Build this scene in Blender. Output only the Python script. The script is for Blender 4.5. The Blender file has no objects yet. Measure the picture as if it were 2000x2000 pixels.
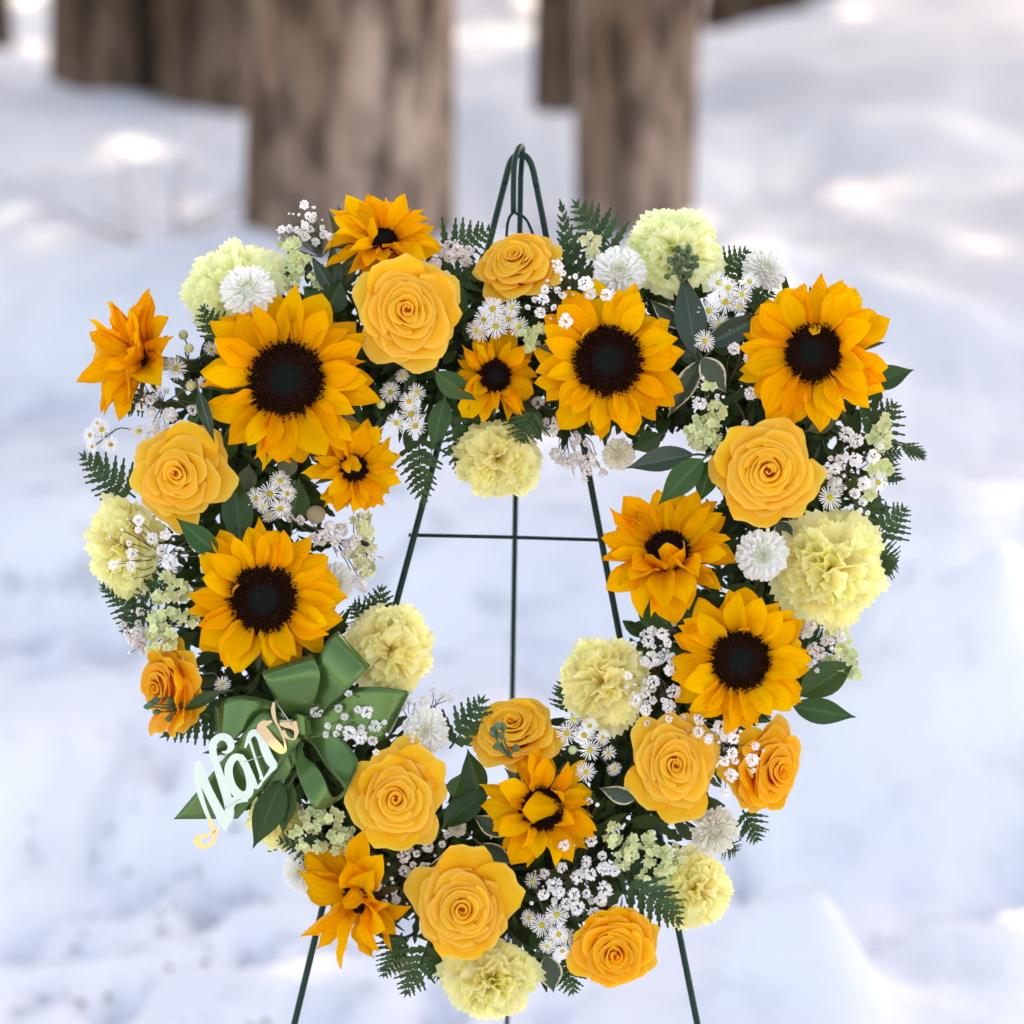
import bpy, math, random
from mathutils import Vector, Matrix, noise as mnoise
R = random.Random(7)
C = bpy.context.scene.collection
sc = bpy.context.scene
rad = math.radians

# ------------------------------------------------------------------ camera, world, sun, exposure
PITCH = rad(8.0); D = 3.2; S = 0.45 / 1000            # metres per photo pixel (2000 px wide) in the wreath's own plane
AX = Vector((1, 0, 0)); AU = Vector((0, math.sin(PITCH), math.cos(PITCH))); AN = Vector((0, -math.cos(PITCH), math.sin(PITCH)))
O = Vector((0, 0, 1.03)); CAM = O + AN * D
def ray(px, py, dist):                                # point at that distance from the camera
    k = dist / D * S
    return CAM - AN * dist + AX * ((px - 1000) * k) + AU * ((1000 - py) * k)
def W(px, py, d=0.0): return ray(px, py, D - d)       # d = metres in front of the wreath's plane
cd = bpy.data.cameras.new('camera'); cam = bpy.data.objects.new('camera', cd); C.objects.link(cam)
cd.sensor_width = 24; cd.sensor_fit = 'HORIZONTAL'; cd.lens = 24 * D / 0.9; cd.clip_start = .05; cd.clip_end = 400
cam.matrix_world = Matrix(((AX.x, AU.x, AN.x, CAM.x), (AX.y, AU.y, AN.y, CAM.y), (AX.z, AU.z, AN.z, CAM.z), (0, 0, 0, 1)))
cd.dof.use_dof = True; cd.dof.focus_distance = D - .035; cd.dof.aperture_fstop = 2.9; cd.dof.aperture_blades = 9
sc.camera = cam
SUN_EL, SUN_AZ = rad(50), rad(14)                     # azimuth from +Y (behind the easel) towards +X
SDIR = Vector((math.cos(SUN_EL) * math.sin(SUN_AZ), math.cos(SUN_EL) * math.cos(SUN_AZ), math.sin(SUN_EL)))
w = bpy.data.worlds.new("World"); sc.world = w; w.use_nodes = True
nt = w.node_tree; bg = nt.nodes['Background']
sky = nt.nodes.new('ShaderNodeTexSky'); sky.sky_type = 'NISHITA'; sky.sun_disc = False
sky.sun_elevation = SUN_EL; sky.sun_rotation = SUN_AZ; sky.air_density = 1.0; sky.dust_density = 2.0; sky.ozone_density = 1.0
nt.links.new(sky.outputs[0], bg.inputs[0]); bg.inputs[1].default_value = 0.15
sl = bpy.data.lights.new('sun', 'SUN'); sl.energy = 2.0; sl.angle = rad(.6); sl.color = (1, .95, .87)
so = bpy.data.objects.new('sun', sl); C.objects.link(so); so.rotation_euler = SDIR.to_track_quat('Z', 'Y').to_euler(); so.location = SDIR * 30
vs = sc.view_settings; vs.view_transform = 'Standard'; vs.look = 'None'; vs.gamma = 1; vs.use_curve_mapping = False
vs.exposure = 2.02
vs.use_white_balance = True; vs.white_balance_temperature = 9300; vs.white_balance_tint = 17
sc.cycles.use_denoising = True; sc.cycles.max_bounces = 14; sc.cycles.diffuse_bounces = 9; sc.cycles.sample_clamp_indirect = 6

# ------------------------------------------------------------------ materials
MATS = {}
def mat(name, col, rough=.5, trans=0.0, var=.08, hue=.0, streak=None, edge=None, root=None, metal=0.0, spec=.4, bump=None, island=False, sheen=0, tcol=None, patch=None, rib=None):
    """var: brightness spread between objects; streak: (strength, scale across) along the petal; edge/root: colours at tip and base (uv.y)"""
    m = bpy.data.materials.new(name); m.use_nodes = True; t = m.node_tree; N = t.nodes; L = t.links
    p = N['Principled BSDF']; out = N['Material Output']
    p.inputs['Roughness'].default_value = rough; p.inputs['Metallic'].default_value = metal; p.inputs['Specular IOR Level'].default_value = spec
    if sheen: p.inputs['Sheen Weight'].default_value = sheen
    rgb = N.new('ShaderNodeRGB'); rgb.outputs[0].default_value = (*col, 1); c = rgb.outputs[0]
    def mix(fac, a, b, mode='MIX'):
        x = N.new('ShaderNodeMix'); x.data_type = 'RGBA'; x.blend_type = mode
        if isinstance(fac, float): x.inputs[0].default_value = fac
        else: L.new(fac, x.inputs[0])
        L.new(a, x.inputs[6])
        if isinstance(b, tuple): x.inputs[7].default_value = (*b, 1)
        else: L.new(b, x.inputs[7])
        return x.outputs[2]
    def mr(v, a, b, c0=0., c1=1.):
        x = N.new('ShaderNodeMapRange'); x.interpolation_type = 'SMOOTHSTEP'
        L.new(v, x.inputs[0]); x.inputs[1].default_value = a; x.inputs[2].default_value = b; x.inputs[3].default_value = c0; x.inputs[4].default_value = c1
        return x.outputs[0]
    uv = sep = None
    if streak or edge or root or patch or rib:
        uv = N.new('ShaderNodeUVMap'); sep = N.new('ShaderNodeSeparateXYZ'); L.new(uv.outputs[0], sep.inputs[0])
    if root: c = mix(mr(sep.outputs[1], root[1], root[2], 1., 0.), c, root[0])
    if edge: c = mix(mr(sep.outputs[1], edge[1], edge[2]), c, edge[0])
    if streak:
        mp = N.new('ShaderNodeMapping'); mp.inputs['Scale'].default_value = (streak[1], 1.3, 1); L.new(uv.outputs[0], mp.inputs[0])
        nz = N.new('ShaderNodeTexNoise'); nz.inputs['Scale'].default_value = 1.0; nz.inputs['Detail'].default_value = 3; L.new(mp.outputs[0], nz.inputs[0])
        oi2 = N.new('ShaderNodeObjectInfo'); L.new(oi2.outputs['Random'], mp.inputs['Location'])
        c = mix(mr(nz.outputs[0], .35, .7, 0., streak[0]), c, streak[2])
    if rib:                                            # pale midrib and side veins
        def mth(op, a, b=None):
            x = N.new('ShaderNodeMath'); x.operation = op
            for k, q in enumerate((a, b)):
                if q is None: continue
                if isinstance(q, (int, float)): x.inputs[k].default_value = q
                else: L.new(q, x.inputs[k])
            return x.outputs[0]
        au = mth('ABSOLUTE', mth('SUBTRACT', sep.outputs[0], .5))
        c = mix(mr(au, .012, .04, .8, 0.), c, rib)
        ve = mth('ABSOLUTE', mth('SINE', mth('MULTIPLY', mth('SUBTRACT', sep.outputs[1], mth('MULTIPLY', au, .55)), 34)))
        c = mix(mr(ve, .0, .28, .35, 0.), c, rib)
    if patch:                                          # cream margin of variegated leaves
        ab = N.new('ShaderNodeMath'); ab.operation = 'SUBTRACT'; L.new(sep.outputs[0], ab.inputs[0]); ab.inputs[1].default_value = .5
        ab2 = N.new('ShaderNodeMath'); ab2.operation = 'ABSOLUTE'; L.new(ab.outputs[0], ab2.inputs[0])
        nz = N.new('ShaderNodeTexNoise'); nz.inputs['Scale'].default_value = 7; L.new(uv.outputs[0], nz.inputs[0])
        ad = N.new('ShaderNodeMath'); ad.operation = 'MULTIPLY_ADD'; L.new(nz.outputs[0], ad.inputs[0]); ad.inputs[1].default_value = .35; L.new(ab2.outputs[0], ad.inputs[2])
        c = mix(mr(ad.outputs[0], .54, .60), c, patch)
    if var or hue:
        if island:
            g = N.new('ShaderNodeNewGeometry'); rnd = g.outputs['Random Per Island']
        else:
            oi = N.new('ShaderNodeObjectInfo'); rnd = oi.outputs['Random']
        hs = N.new('ShaderNodeHueSaturation'); L.new(c, hs.inputs['Color'])
        L.new(mr(rnd, 0., 1., 1 - var, 1 + var), hs.inputs['Value'])
        fr = N.new('ShaderNodeMath'); fr.operation = 'MULTIPLY'; L.new(rnd, fr.inputs[0]); fr.inputs[1].default_value = 7.31
        f2 = N.new('ShaderNodeMath'); f2.operation = 'FRACT'; L.new(fr.outputs[0], f2.inputs[0])
        L.new(mr(f2.outputs[0], 0., 1., .5 - hue, .5 + hue), hs.inputs['Hue']); c = hs.outputs[0]
    L.new(c, p.inputs['Base Color'])
    if bump:
        tc = N.new('ShaderNodeTexCoord'); nz = N.new('ShaderNodeTexNoise'); nz.inputs['Scale'].default_value = bump[1]; nz.inputs['Detail'].default_value = 4
        L.new(tc.outputs['Object'], nz.inputs[0]); b = N.new('ShaderNodeBump'); b.inputs['Strength'].default_value = bump[0]; b.inputs['Distance'].default_value = bump[2]
        L.new(nz.outputs[0], b.inputs['Height']); L.new(b.outputs[0], p.inputs['Normal'])
    if trans:
        tr = N.new('ShaderNodeBsdfTranslucent')
        if tcol: tr.inputs[0].default_value = (*tcol, 1)
        else: L.new(c, tr.inputs[0])
        mx = N.new('ShaderNodeMixShader'); mx.inputs[0].default_value = trans
        L.new(p.outputs[0], mx.inputs[1]); L.new(tr.outputs[0], mx.inputs[2]); L.new(mx.outputs[0], out.inputs[0])
    MATS[name] = m
    return m
mat('sun_petal', (.92, .45, .002), .6, .30, .09, .008, spec=.15, streak=(.45, 9, (.74, .27, .001)), root=((.74, .24, .001), .0, .35))
mat('rose_petal', (.94, .50, .028), .6, .36, .04, .005, spec=.15, streak=(.2, 5, (.92, .46, .03)), root=((.88, .30, .005), .1, .75), edge=((.95, .60, .09), .88, 1.0))
mat('rose_orange', (.93, .41, .012), .6, .36, .05, .006, spec=.15, streak=(.2, 5, (.92, .38, .012)), root=((.88, .26, .003), .1, .8), edge=((.95, .53, .05), .88, 1.0))
mat('carnation_petal', (.97, .91, .53), .7, .56, .05, .010, spec=.1, root=((.96, .84, .25), .1, .6), edge=((.97, .95, .56), .7, 1.0), streak=(.25, 8, (.96, .86, .30)))
mat('carnation_green', (.95, .95, .64), .7, .5, .05, .010, spec=.1, root=((.90, .90, .34), .1, .6), edge=((.93, .96, .64), .7, 1.0), streak=(.25, 8, (.90, .92, .42)))
mat('mum_white', (.88, .88, .85), .6, .25, .04, root=((.70, .70, .34), .05, .6))
mat('mum_cream', (.84, .81, .70), .6, .2, .04, root=((.70, .62, .40), .05, .6))
mat('aster_white', (.86, .86, .84), .55, .2, .05, root=((.75, .78, .62), .0, .2))
mat('aster_yellow', (.62, .50, .03), .7, 0, .15, .02, bump=(.6, 400, .001))
mat('breath_white', (.90, .89, .88), .6, .3, .06)
mat('breath_pink', (.86, .81, .78), .6, .3, .06)
mat('statice', (.66, .72, .34), .6, .2, .12, .02, edge=((.78, .82, .50), .6, 1.0))
mat('statice_cream', (.72, .72, .40), .6, .2, .10, .02, edge=((.80, .80, .54), .6, 1.0))
mat('fern', (.030, .070, .022), .5, .08, .25, .02, spec=.2, tcol=(.06, .12, .02))
mat('leaf', (.022, .062, .014), .34, .06, .25, .02, spec=.22, tcol=(.06, .14, .02), streak=(.4, 5, (.038, .082, .018)), rib=(.06, .12, .035))
mat('leaf_blue', (.024, .050, .030), .42, .06, .2, .02, tcol=(.06, .12, .04), streak=(.35, 5, (.036, .07, .04)), rib=(.07, .12, .07))
mat('leaf_cream', (.032, .062, .032), .45, .06, .2, .02, tcol=(.06, .12, .04), patch=(.60, .56, .34))
mat('leaf_olive', (.070, .085, .035), .5, .08, .2, .02, streak=(.3, 10, (.10, .10, .05)))
mat('filler', (.032, .060, .018), .6, .12, .6, .03, spec=.15, island=True, tcol=(.05, .10, .02))
mat('stem', (.060, .085, .030), .6, 0, .2)
mat('twig_stem', (.12, .09, .05), .7, 0, .2)
mat('bud', (.085, .15, .075), .5, 0, .2, .02, bump=(.5, 300, .001))
mat('foam', (.012, .03, .014), .9, 0, 0)
mat('ribbon', (.080, .17, .045), .22, .06, 0, metal=.5, spec=.6, bump=(.05, 900, .0004))
mat('easel_paint', (.003, .030, .022), .42, 0, 0, spec=.2)
mat('gold', (.70, .42, .22), .18, 0, 0, metal=1)
mat('mint', (.62, .71, .63), .22, 0, 0, spec=.4)
mat('pin', (.6, .62, .62), .25, 0, 0, metal=1)
mat('dry', (.42, .32, .20), .8, .1, .2, .02)
mat('shrub_twig', (.16, .12, .10), .85, 0, .2)
mat('litter', (.20, .18, .17), .9, 0, .3, island=True)
def disc_mat():
    m = bpy.data.materials.new('sun_disc'); m.use_nodes = True; t = m.node_tree; N = t.nodes; L = t.links; p = N['Principled BSDF']
    uv = N.new('ShaderNodeUVMap'); sep = N.new('ShaderNodeSeparateXYZ'); L.new(uv.outputs[0], sep.inputs[0])
    cr = N.new('ShaderNodeValToRGB'); e = cr.color_ramp.elements
    e[0].position = .0; e[0].color = (.007, .010, .009, 1); e[1].position = 1; e[1].color = (.055, .018, .005, 1)
    x = e.new(.30); x.color = (.007, .009, .008, 1); x = e.new(.5); x.color = (.014, .004, .003, 1); x = e.new(.8); x.color = (.030, .010, .004, 1)
    L.new(sep.outputs[1], cr.inputs[0])
    g = N.new('ShaderNodeNewGeometry'); mr = N.new('ShaderNodeMapRange'); L.new(g.outputs['Random Per Island'], mr.inputs[0]); mr.inputs[1].default_value = .86; mr.inputs[2].default_value = 1; mr.inputs[3].default_value = 0; mr.inputs[4].default_value = .55
    mx = N.new('ShaderNodeMix'); mx.data_type = 'RGBA'; L.new(mr.outputs[0], mx.inputs[0]); L.new(cr.outputs[0], mx.inputs[6]); mx.inputs[7].default_value = (.10, .035, .008, 1)
    L.new(mx.outputs[2], p.inputs['Base Color']); p.inputs['Roughness'].default_value = .75; p.inputs['Specular IOR Level'].default_value = .03
    MATS['sun_disc'] = m
disc_mat()
def snow_mat():
    m = bpy.data.materials.new('snow'); m.use_nodes = True; t = m.node_tree; N = t.nodes; L = t.links; p = N['Principled BSDF']
    tc = N.new('ShaderNodeTexCoord'); nz = N.new('ShaderNodeTexNoise'); nz.inputs['Scale'].default_value = 1.1; nz.inputs['Detail'].default_value = 6; L.new(tc.outputs['Object'], nz.inputs[0])
    cr = N.new('ShaderNodeValToRGB'); e = cr.color_ramp.elements
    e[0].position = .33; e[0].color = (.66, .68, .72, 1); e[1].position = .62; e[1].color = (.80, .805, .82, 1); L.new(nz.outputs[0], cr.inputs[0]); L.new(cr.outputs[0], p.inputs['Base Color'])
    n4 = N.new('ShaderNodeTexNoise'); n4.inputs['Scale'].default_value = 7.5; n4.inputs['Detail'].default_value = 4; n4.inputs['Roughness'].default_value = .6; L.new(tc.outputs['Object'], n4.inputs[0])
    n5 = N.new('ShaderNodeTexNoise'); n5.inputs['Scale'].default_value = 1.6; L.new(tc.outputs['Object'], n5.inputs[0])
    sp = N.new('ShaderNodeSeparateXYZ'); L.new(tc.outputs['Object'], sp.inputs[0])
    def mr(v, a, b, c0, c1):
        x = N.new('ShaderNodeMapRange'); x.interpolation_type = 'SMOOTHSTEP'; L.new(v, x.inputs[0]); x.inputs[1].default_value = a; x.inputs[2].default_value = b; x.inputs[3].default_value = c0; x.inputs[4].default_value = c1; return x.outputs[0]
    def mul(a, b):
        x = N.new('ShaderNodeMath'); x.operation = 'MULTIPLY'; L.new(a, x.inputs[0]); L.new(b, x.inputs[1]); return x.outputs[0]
    fac = mul(mul(mr(n4.outputs[0], .50, .66, 0, 1), mr(n5.outputs[0], .34, .52, 0, 1)), mul(mr(sp.outputs[1], 4.2, 5.6, .75, 0), mr(sp.outputs[0], -.45, .35, 1, .35)))  # grey-blue patches painted into the snow colour for shade in its dents
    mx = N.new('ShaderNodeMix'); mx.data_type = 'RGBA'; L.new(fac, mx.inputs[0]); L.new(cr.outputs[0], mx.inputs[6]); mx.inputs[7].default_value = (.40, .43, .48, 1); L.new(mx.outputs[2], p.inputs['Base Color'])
    n2 = N.new('ShaderNodeTexNoise'); n2.inputs['Scale'].default_value = 26; n2.inputs['Detail'].default_value = 6; L.new(tc.outputs['Object'], n2.inputs[0])
    b = N.new('ShaderNodeBump'); b.inputs['Strength'].default_value = .5; b.inputs['Distance'].default_value = .02; L.new(n2.outputs[0], b.inputs['Height']); L.new(b.outputs[0], p.inputs['Normal'])
    p.inputs['Roughness'].default_value = .7; p.inputs['Specular IOR Level'].default_value = .2
    MATS['snow'] = m
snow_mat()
def bark_mat(name, dark, light):
    m = bpy.data.materials.new(name); m.use_nodes = True; t = m.node_tree; N = t.nodes; L = t.links; p = N['Principled BSDF']
    tc = N.new('ShaderNodeTexCoord'); mp = N.new('ShaderNodeMapping'); mp.inputs['Scale'].default_value = (1, 1, .30); L.new(tc.outputs['Object'], mp.inputs[0])
    nz = N.new('ShaderNodeTexNoise'); nz.inputs['Scale'].default_value = 9; nz.inputs['Detail'].default_value = 8; nz.inputs['Roughness'].default_value = .65; L.new(mp.outputs[0], nz.inputs[0])
    cr = N.new('ShaderNodeValToRGB'); e = cr.color_ramp.elements
    e[0].position = .40; e[0].color = (*dark, 1); e[1].position = .60; e[1].color = (*light, 1); L.new(nz.outputs[0], cr.inputs[0]); L.new(cr.outputs[0], p.inputs['Base Color'])
    n3 = N.new('ShaderNodeTexNoise'); n3.inputs['Scale'].default_value = 2.6; n3.inputs['Detail'].default_value = 3
    m3 = N.new('ShaderNodeMapping'); m3.inputs['Scale'].default_value = (1, 1, .28); L.new(tc.outputs['Object'], m3.inputs[0]); L.new(m3.outputs[0], n3.inputs[0])
    c3 = N.new('ShaderNodeValToRGB'); c3.color_ramp.elements[0].position = .40; c3.color_ramp.elements[0].color = (.52, .44, .36, 1); c3.color_ramp.elements[1].position = .62; c3.color_ramp.elements[1].color = (1.12, 1.08, 1.06, 1); L.new(n3.outputs[0], c3.inputs[0])
    x3 = N.new('ShaderNodeMix'); x3.data_type = 'RGBA'; x3.blend_type = 'MULTIPLY'; x3.inputs[0].default_value = 1; L.new(cr.outputs[0], x3.inputs[6]); L.new(c3.outputs[0], x3.inputs[7]); L.new(x3.outputs[2], p.inputs['Base Color'])
    b = N.new('ShaderNodeBump'); b.inputs['Strength'].default_value = 1.0; b.inputs['Distance'].default_value = .06; L.new(nz.outputs[0], b.inputs['Height']); L.new(b.outputs[0], p.inputs['Normal'])
    nz.inputs['Scale'].default_value = 14; p.inputs['Roughness'].default_value = .9; p.inputs['Specular IOR Level'].default_value = .15
    MATS[name] = m
bark_mat('bark', (.12, .085, .068), (.56, .41, .325))
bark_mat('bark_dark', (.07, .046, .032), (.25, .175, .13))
mat('shade_leaves', (.04, .048, .036), .7, 0, .3, island=True)

# ------------------------------------------------------------------ builders
def mesh(name, v, f, m, uv=None, smooth=True):
    me = bpy.data.meshes.new(name); me.from_pydata([tuple(a) for a in v], [], f); me.materials.append(MATS[m])
    if uv:
        lay = me.uv_layers.new(name='UVMap'); idx = [0] * len(me.loops); me.loops.foreach_get('vertex_index', idx)
        flat = []
        for i in idx: flat += uv[i]
        lay.data.foreach_set('uv', flat)
    if smooth: me.polygons.foreach_set('use_smooth', [True] * len(me.polygons))
    me.update(); return me
def grid(name, fn, nu, nv, m):
    v = []; f = []; uv = []
    for j in range(nv):
        for i in range(nu):
            u = -1 + 2 * i / (nu - 1); t = j / (nv - 1)
            v.append(fn(u, t)); uv.append((u * .5 + .5, t))
    for j in range(nv - 1):
        for i in range(nu - 1):
            a = j * nu + i; f.append((a, a + 1, a + nu + 1, a + nu))
    return mesh(name, v, f, m, uv)
def part(name, me, parent, M=None, kind=None):
    o = bpy.data.objects.new(name, me); C.objects.link(o); o.parent = parent
    if M is not None: o.matrix_local = M
    if kind: o['kind'] = kind
    return o
def tag(o, label, cat, group=None):
    o['label'] = label; o['category'] = cat
    if group: o['group'] = group
    return o
def thing(name, label, cat, M=None, group=None):
    o = bpy.data.objects.new(name, None); C.objects.link(o); o.empty_display_size = .02
    if M is not None: o.matrix_world = M
    return tag(o, label, cat, group)
def frame_z(p, n, roll=0.0, s=1.0, sz=None):
    n = n.normalized(); x = AX - n * AX.dot(n); x.normalize(); y = n.cross(x)
    x2 = x * math.cos(roll) + y * math.sin(roll); y2 = n.cross(x2); sz = sz or s
    return Matrix(((x2.x * s, y2.x * s, n.x * sz, p.x), (x2.y * s, y2.y * s, n.y * sz, p.y), (x2.z * s, y2.z * s, n.z * sz, p.z), (0, 0, 0, 1)))
def frame_y(p, ydir, zhint, s=1.0, sx=None, sz=None):
    y = ydir.normalized(); z = zhint - y * zhint.dot(y); z.normalize(); x = y.cross(z); sx = sx or s; sz = sz or s
    return Matrix(((x.x * sx, y.x * s, z.x * sz, p.x), (x.y * sx, y.y * s, z.y * sz, p.y), (x.z * sx, y.z * s, z.z * sz, p.z), (0, 0, 0, 1)))
def nrm(ax, ay): return (AN + AX * ax + AU * ay).normalized()
class Tubes:
    def __init__(s): s.v = []; s.f = []
    def add(s, pts, r, n=6, r2=None, cap=True):
        pts = [Vector(p) for p in pts]; k = len(pts); base = len(s.v); r2 = r if r2 is None else r2
        t0 = (pts[1] - pts[0]).normalized(); a = t0.orthogonal().normalized()
        for i, p in enumerate(pts):
            t = (pts[min(i + 1, k - 1)] - pts[max(i - 1, 0)]).normalized()
            a = (a - t * a.dot(t)).normalized(); b = t.cross(a); q = r + (r2 - r) * i / (k - 1)
            for j in range(n):
                th = 2 * math.pi * j / n; s.v.append(p + a * (q * math.cos(th)) + b * (q * math.sin(th)))
        for i in range(k - 1):
            for j in range(n):
                c = base + i * n; j2 = (j + 1) % n; s.f.append((c + j, c + j2, c + n + j2, c + n + j))
        if cap:
            s.f.append(tuple(range(base + n - 1, base - 1, -1))); s.f.append(tuple(range(base + (k - 1) * n, base + k * n)))
    def mesh(s, name, m): return mesh(name, s.v, s.f, m)
def smooth_path(pts, n=6):
    pts = [Vector(p) for p in pts]; P = [pts[0] * 2 - pts[1]] + pts + [pts[-1] * 2 - pts[-2]]; out = []
    for i in range(1, len(P) - 2):
        for k in range(n):
            t = k / n; a, b, c, d = P[i - 1:i + 3]
            out.append(.5 * ((2 * b) + (c - a) * t + (2 * a - 5 * b + 4 * c - d) * t * t + (3 * b - a - 3 * c + d) * t ** 3))
    out.append(pts[-1]); return out
def interp(xs, ys, x):
    for i in range(len(xs) - 1):
        if x <= xs[i + 1]: 
            t = (x - xs[i]) / (xs[i + 1] - xs[i]); return ys[i] + (ys[i + 1] - ys[i]) * t
    return ys[-1]
def sstep(a, b, x):
    t = max(0, min(1, (x - a) / (b - a))); return t * t * (3 - 2 * t)

# ------------------------------------------------------------------ snow ground
gx0 = lambda px, py, d: tuple(ray(px, py, d))
CP = [gx0(685, 520, 9), gx0(500, 510, 9), gx0(880, 500, 9), gx0(1240, 470, 10), gx0(1330, 460, 10), gx0(1130, 250, 12.6), gx0(1050, 245, 12.6), gx0(560, 270, 12.8), gx0(490, 254, 12.8), gx0(440, 243, 12.8), gx0(390, 230, 12.8), gx0(345, 217, 12.8), gx0(300, 203, 12.8), gx0(250, 189, 12.8), gx0(205, 176, 12.8), gx0(155, 163, 12.8), gx0(110, 151, 12.8), gx0(60, 138, 12.8), gx0(490, 262, 12.4), gx0(390, 238, 12.4), gx0(300, 211, 12.4), gx0(205, 184, 12.4), gx0(110, 159, 12.4), gx0(0, 90, 17), gx0(1080, 252, 12.4), gx0(1130, 252, 12.4), gx0(1190, 256, 12.4), gx0(1130, 256, 12.0),
      gx0(1400, 85, 17.4), gx0(1500, 60, 17.4), gx0(1600, 25, 17.6), gx0(1680, -8, 18), gx0(1500, 75, 18),
      gx0(1690, -10, 19), gx0(1900, -120, 19), gx0(1850, 120, 14), gx0(1800, 500, 10), gx0(1550, 420, 11.5), gx0(250, 500, 9.5), gx0(60, 300, 12.5), gx0(950, 200, 14.5),
      gx0(950, -30, 20), gx0(700, -120, 26), gx0(1300, -200, 28), gx0(-400, -60, 26), gx0(2500, -350, 24), gx0(2400, 350, 11), gx0(-500, 350, 11)]
for px in (-600, -200, 200, 600, 1000, 1400, 1800, 2200, 2600): CP += [gx0(px, 900, 7.4), gx0(px, 1400, 6.35), gx0(px, 1850, 5.7)]
for px in range(-900, 3000, 350):
    for dd, py in ((22, -60 - .10 * max(0, px - 900)), (28, -160 - .1 * max(0, px - 900)), (40, -330), (70, -520)): CP.append(gx0(px, py, dd))
for yy in (-8, -4, -1.5, 0, 1.0, 1.7):
    for xx in (-8, -4, -1.5, 0, 1.5, 4, 8): CP.append((xx, yy, 0.0))
for xx in (-10, -5, 5, 10): CP += [(xx, 9, .95 + .03 * xx), (xx, 4, .42 + .02 * xx), (xx, 18, 1.9 + .03 * xx)]
MOUNDS = []
def base_ground(x, y):
    sw = sz = 0.0
    for a, b, c in CP:
        q = ((x - a) ** 2 + (y - b) ** 2 + .15); wgt = 1 / (q * q * q); sw += wgt; sz += wgt * c
    return sz / sw
def gpos(px, py):                                      # where a line of sight meets the snow
    d = 4.6
    while d < 40:
        p = ray(px, py, d)
        if p.z < base_ground(p.x, p.y): return p
        d += .04
    return p
def mound(px, py, h, sx, sy):
    p = gpos(px, py); MOUNDS.append((p.x, p.y, h, sx, sy))
for m_ in ((1530, 1990, .13, .10, .10), (1625, 2005, .08, .07, .09), (1460, 2010, .06, .06, .08), (1860, 1450, .22, .17, .12), (1740, 1560, .15, .11, .10), (1960, 1550, .14, .11, .10), (1750, 1450, .11, .06, .07), (1990, 1430, .15, .10, .1), (1650, 1600, .07, .06, .06), (1830, 1620, .07, .07, .06), (1870, 1900, .08, .16, .12), (1930, 1300, .08, .1, .1),
           (530, 520, .07, .14, .2), (920, 270, .12, .25, .4),
           (1700, 320, .14, .5, .5), (1500, 520, .10, .3, .3), (1850, 720, .10, .3, .3), (1650, 1070, .06, .25, .2), (1750, 1720, .05, .3, .1), (1880, 1320, .07, .2, .1), (60, 450, .10, .4, .5), (200, 660, .08, .3, .3)): mound(*m_)
DENTS = ((400, 1770), (330, 1820), (440, 1730), (500, 1700), (380, 1630), (250, 1430), (200, 1540), (130, 1760), (80, 1920), (220, 1950), (50, 1630), (370, 1900), (300, 1610), (150, 1840), (590, 1980), (480, 1870), (190, 1190), (90, 1310), (110, 1490), (260, 1710), (30, 1810), (240, 1240), (60, 1160), (330, 1480), (160, 1640),
         (1560, 1810), (1640, 1900), (1900, 1810), (1720, 1880), (1450, 1700), (1980, 1700), (860, 1960), (1080, 1970))
for px, py in DENTS: mound(px, py, -.045 - R.random() * .06, .03 + R.random() * .04, .05 + R.random() * .06)
RIDGE = []                                             # drifted snow banked against the feet of the trunks
for pts, dd in ((((450, 480), (560, 500), (700, 506), (860, 484), (930, 462)), (8.7, 8.62, 8.6, 8.65, 8.8)),
                (((1010, 236), (1100, 256), (1200, 262)), (12.0, 11.9, 11.8)),
                (((1100, 444), (1160, 462), (1250, 470), (1330, 448), (1400, 415)), (9.75, 9.7, 9.65, 9.75, 9.9))):
    P_ = [Vector((a, b, c)) for (a, b), c in zip(pts, dd)]
    for a, b in zip(P_, P_[1:]):
        for k in range(8):
            q = a.lerp(b, k / 8); RIDGE.append(tuple(ray(q.x, q.y + 4 * math.sin(q.x * .05), q.z)))
def ground(x, y):
    z = base_ground(x, y)
    for a, b, c in RIDGE:
        e = (x - a) ** 2 * 1.1 + (y - b) ** 2 * (.55 if y < b else 1.0)
        if e < .5: z = max(z, c - e)
    for a, b, h, sx, sy in MOUNDS:
        e = ((x - a) / sx) ** 2 + ((y - b) / sy) ** 2
        if e < 9: z += h * math.exp(-e)
    f = min(1, max(.3, y / 3))
    return z + .07 * f * mnoise.noise(Vector((x * 1.2, y * .9, 3.1))) + .045 * f * mnoise.noise(Vector((x * 2.9, y * 2.1, 7.7))) + .022 * mnoise.noise(Vector((x * 7, y * 5, 1.7))) + .010 * mnoise.noise(Vector((x * 17, y * 12, 5.2)))
xs = [-14, -11, -8.5, -6.5, -5, -4, -3.2] + [-2.8 + 1.6 * i / 20 for i in range(20)] + [-1.2 + 2.4 * i / 96 for i in range(96)] + [1.2 + 1.6 * i / 20 for i in range(21)] + [3.2, 4, 5, 6.5, 8.5, 11, 14]
ys = [-10, -8, -6, -5, -4, -3, -2, -1.2, -.6, 0, .5, 1] + [1.3 + 2.6 * i / 65 for i in range(66)] + [4.0 + .12 * i for i in range(100)] + [16.5, 17.5, 19, 21, 24, 28, 33, 40, 50, 70]
gv = []
for y in ys:
    for x in xs: gv.append((x, y, ground(x, y)))
nx = len(xs); gf = [(j * nx + i, j * nx + i + 1, (j + 1) * nx + i + 1, (j + 1) * nx + i) for j in range(len(ys) - 1) for i in range(nx - 1)]
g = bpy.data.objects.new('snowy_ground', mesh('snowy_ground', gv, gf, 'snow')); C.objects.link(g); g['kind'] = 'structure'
g['label'] = 'soft white snow covering the rising ground'
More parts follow.
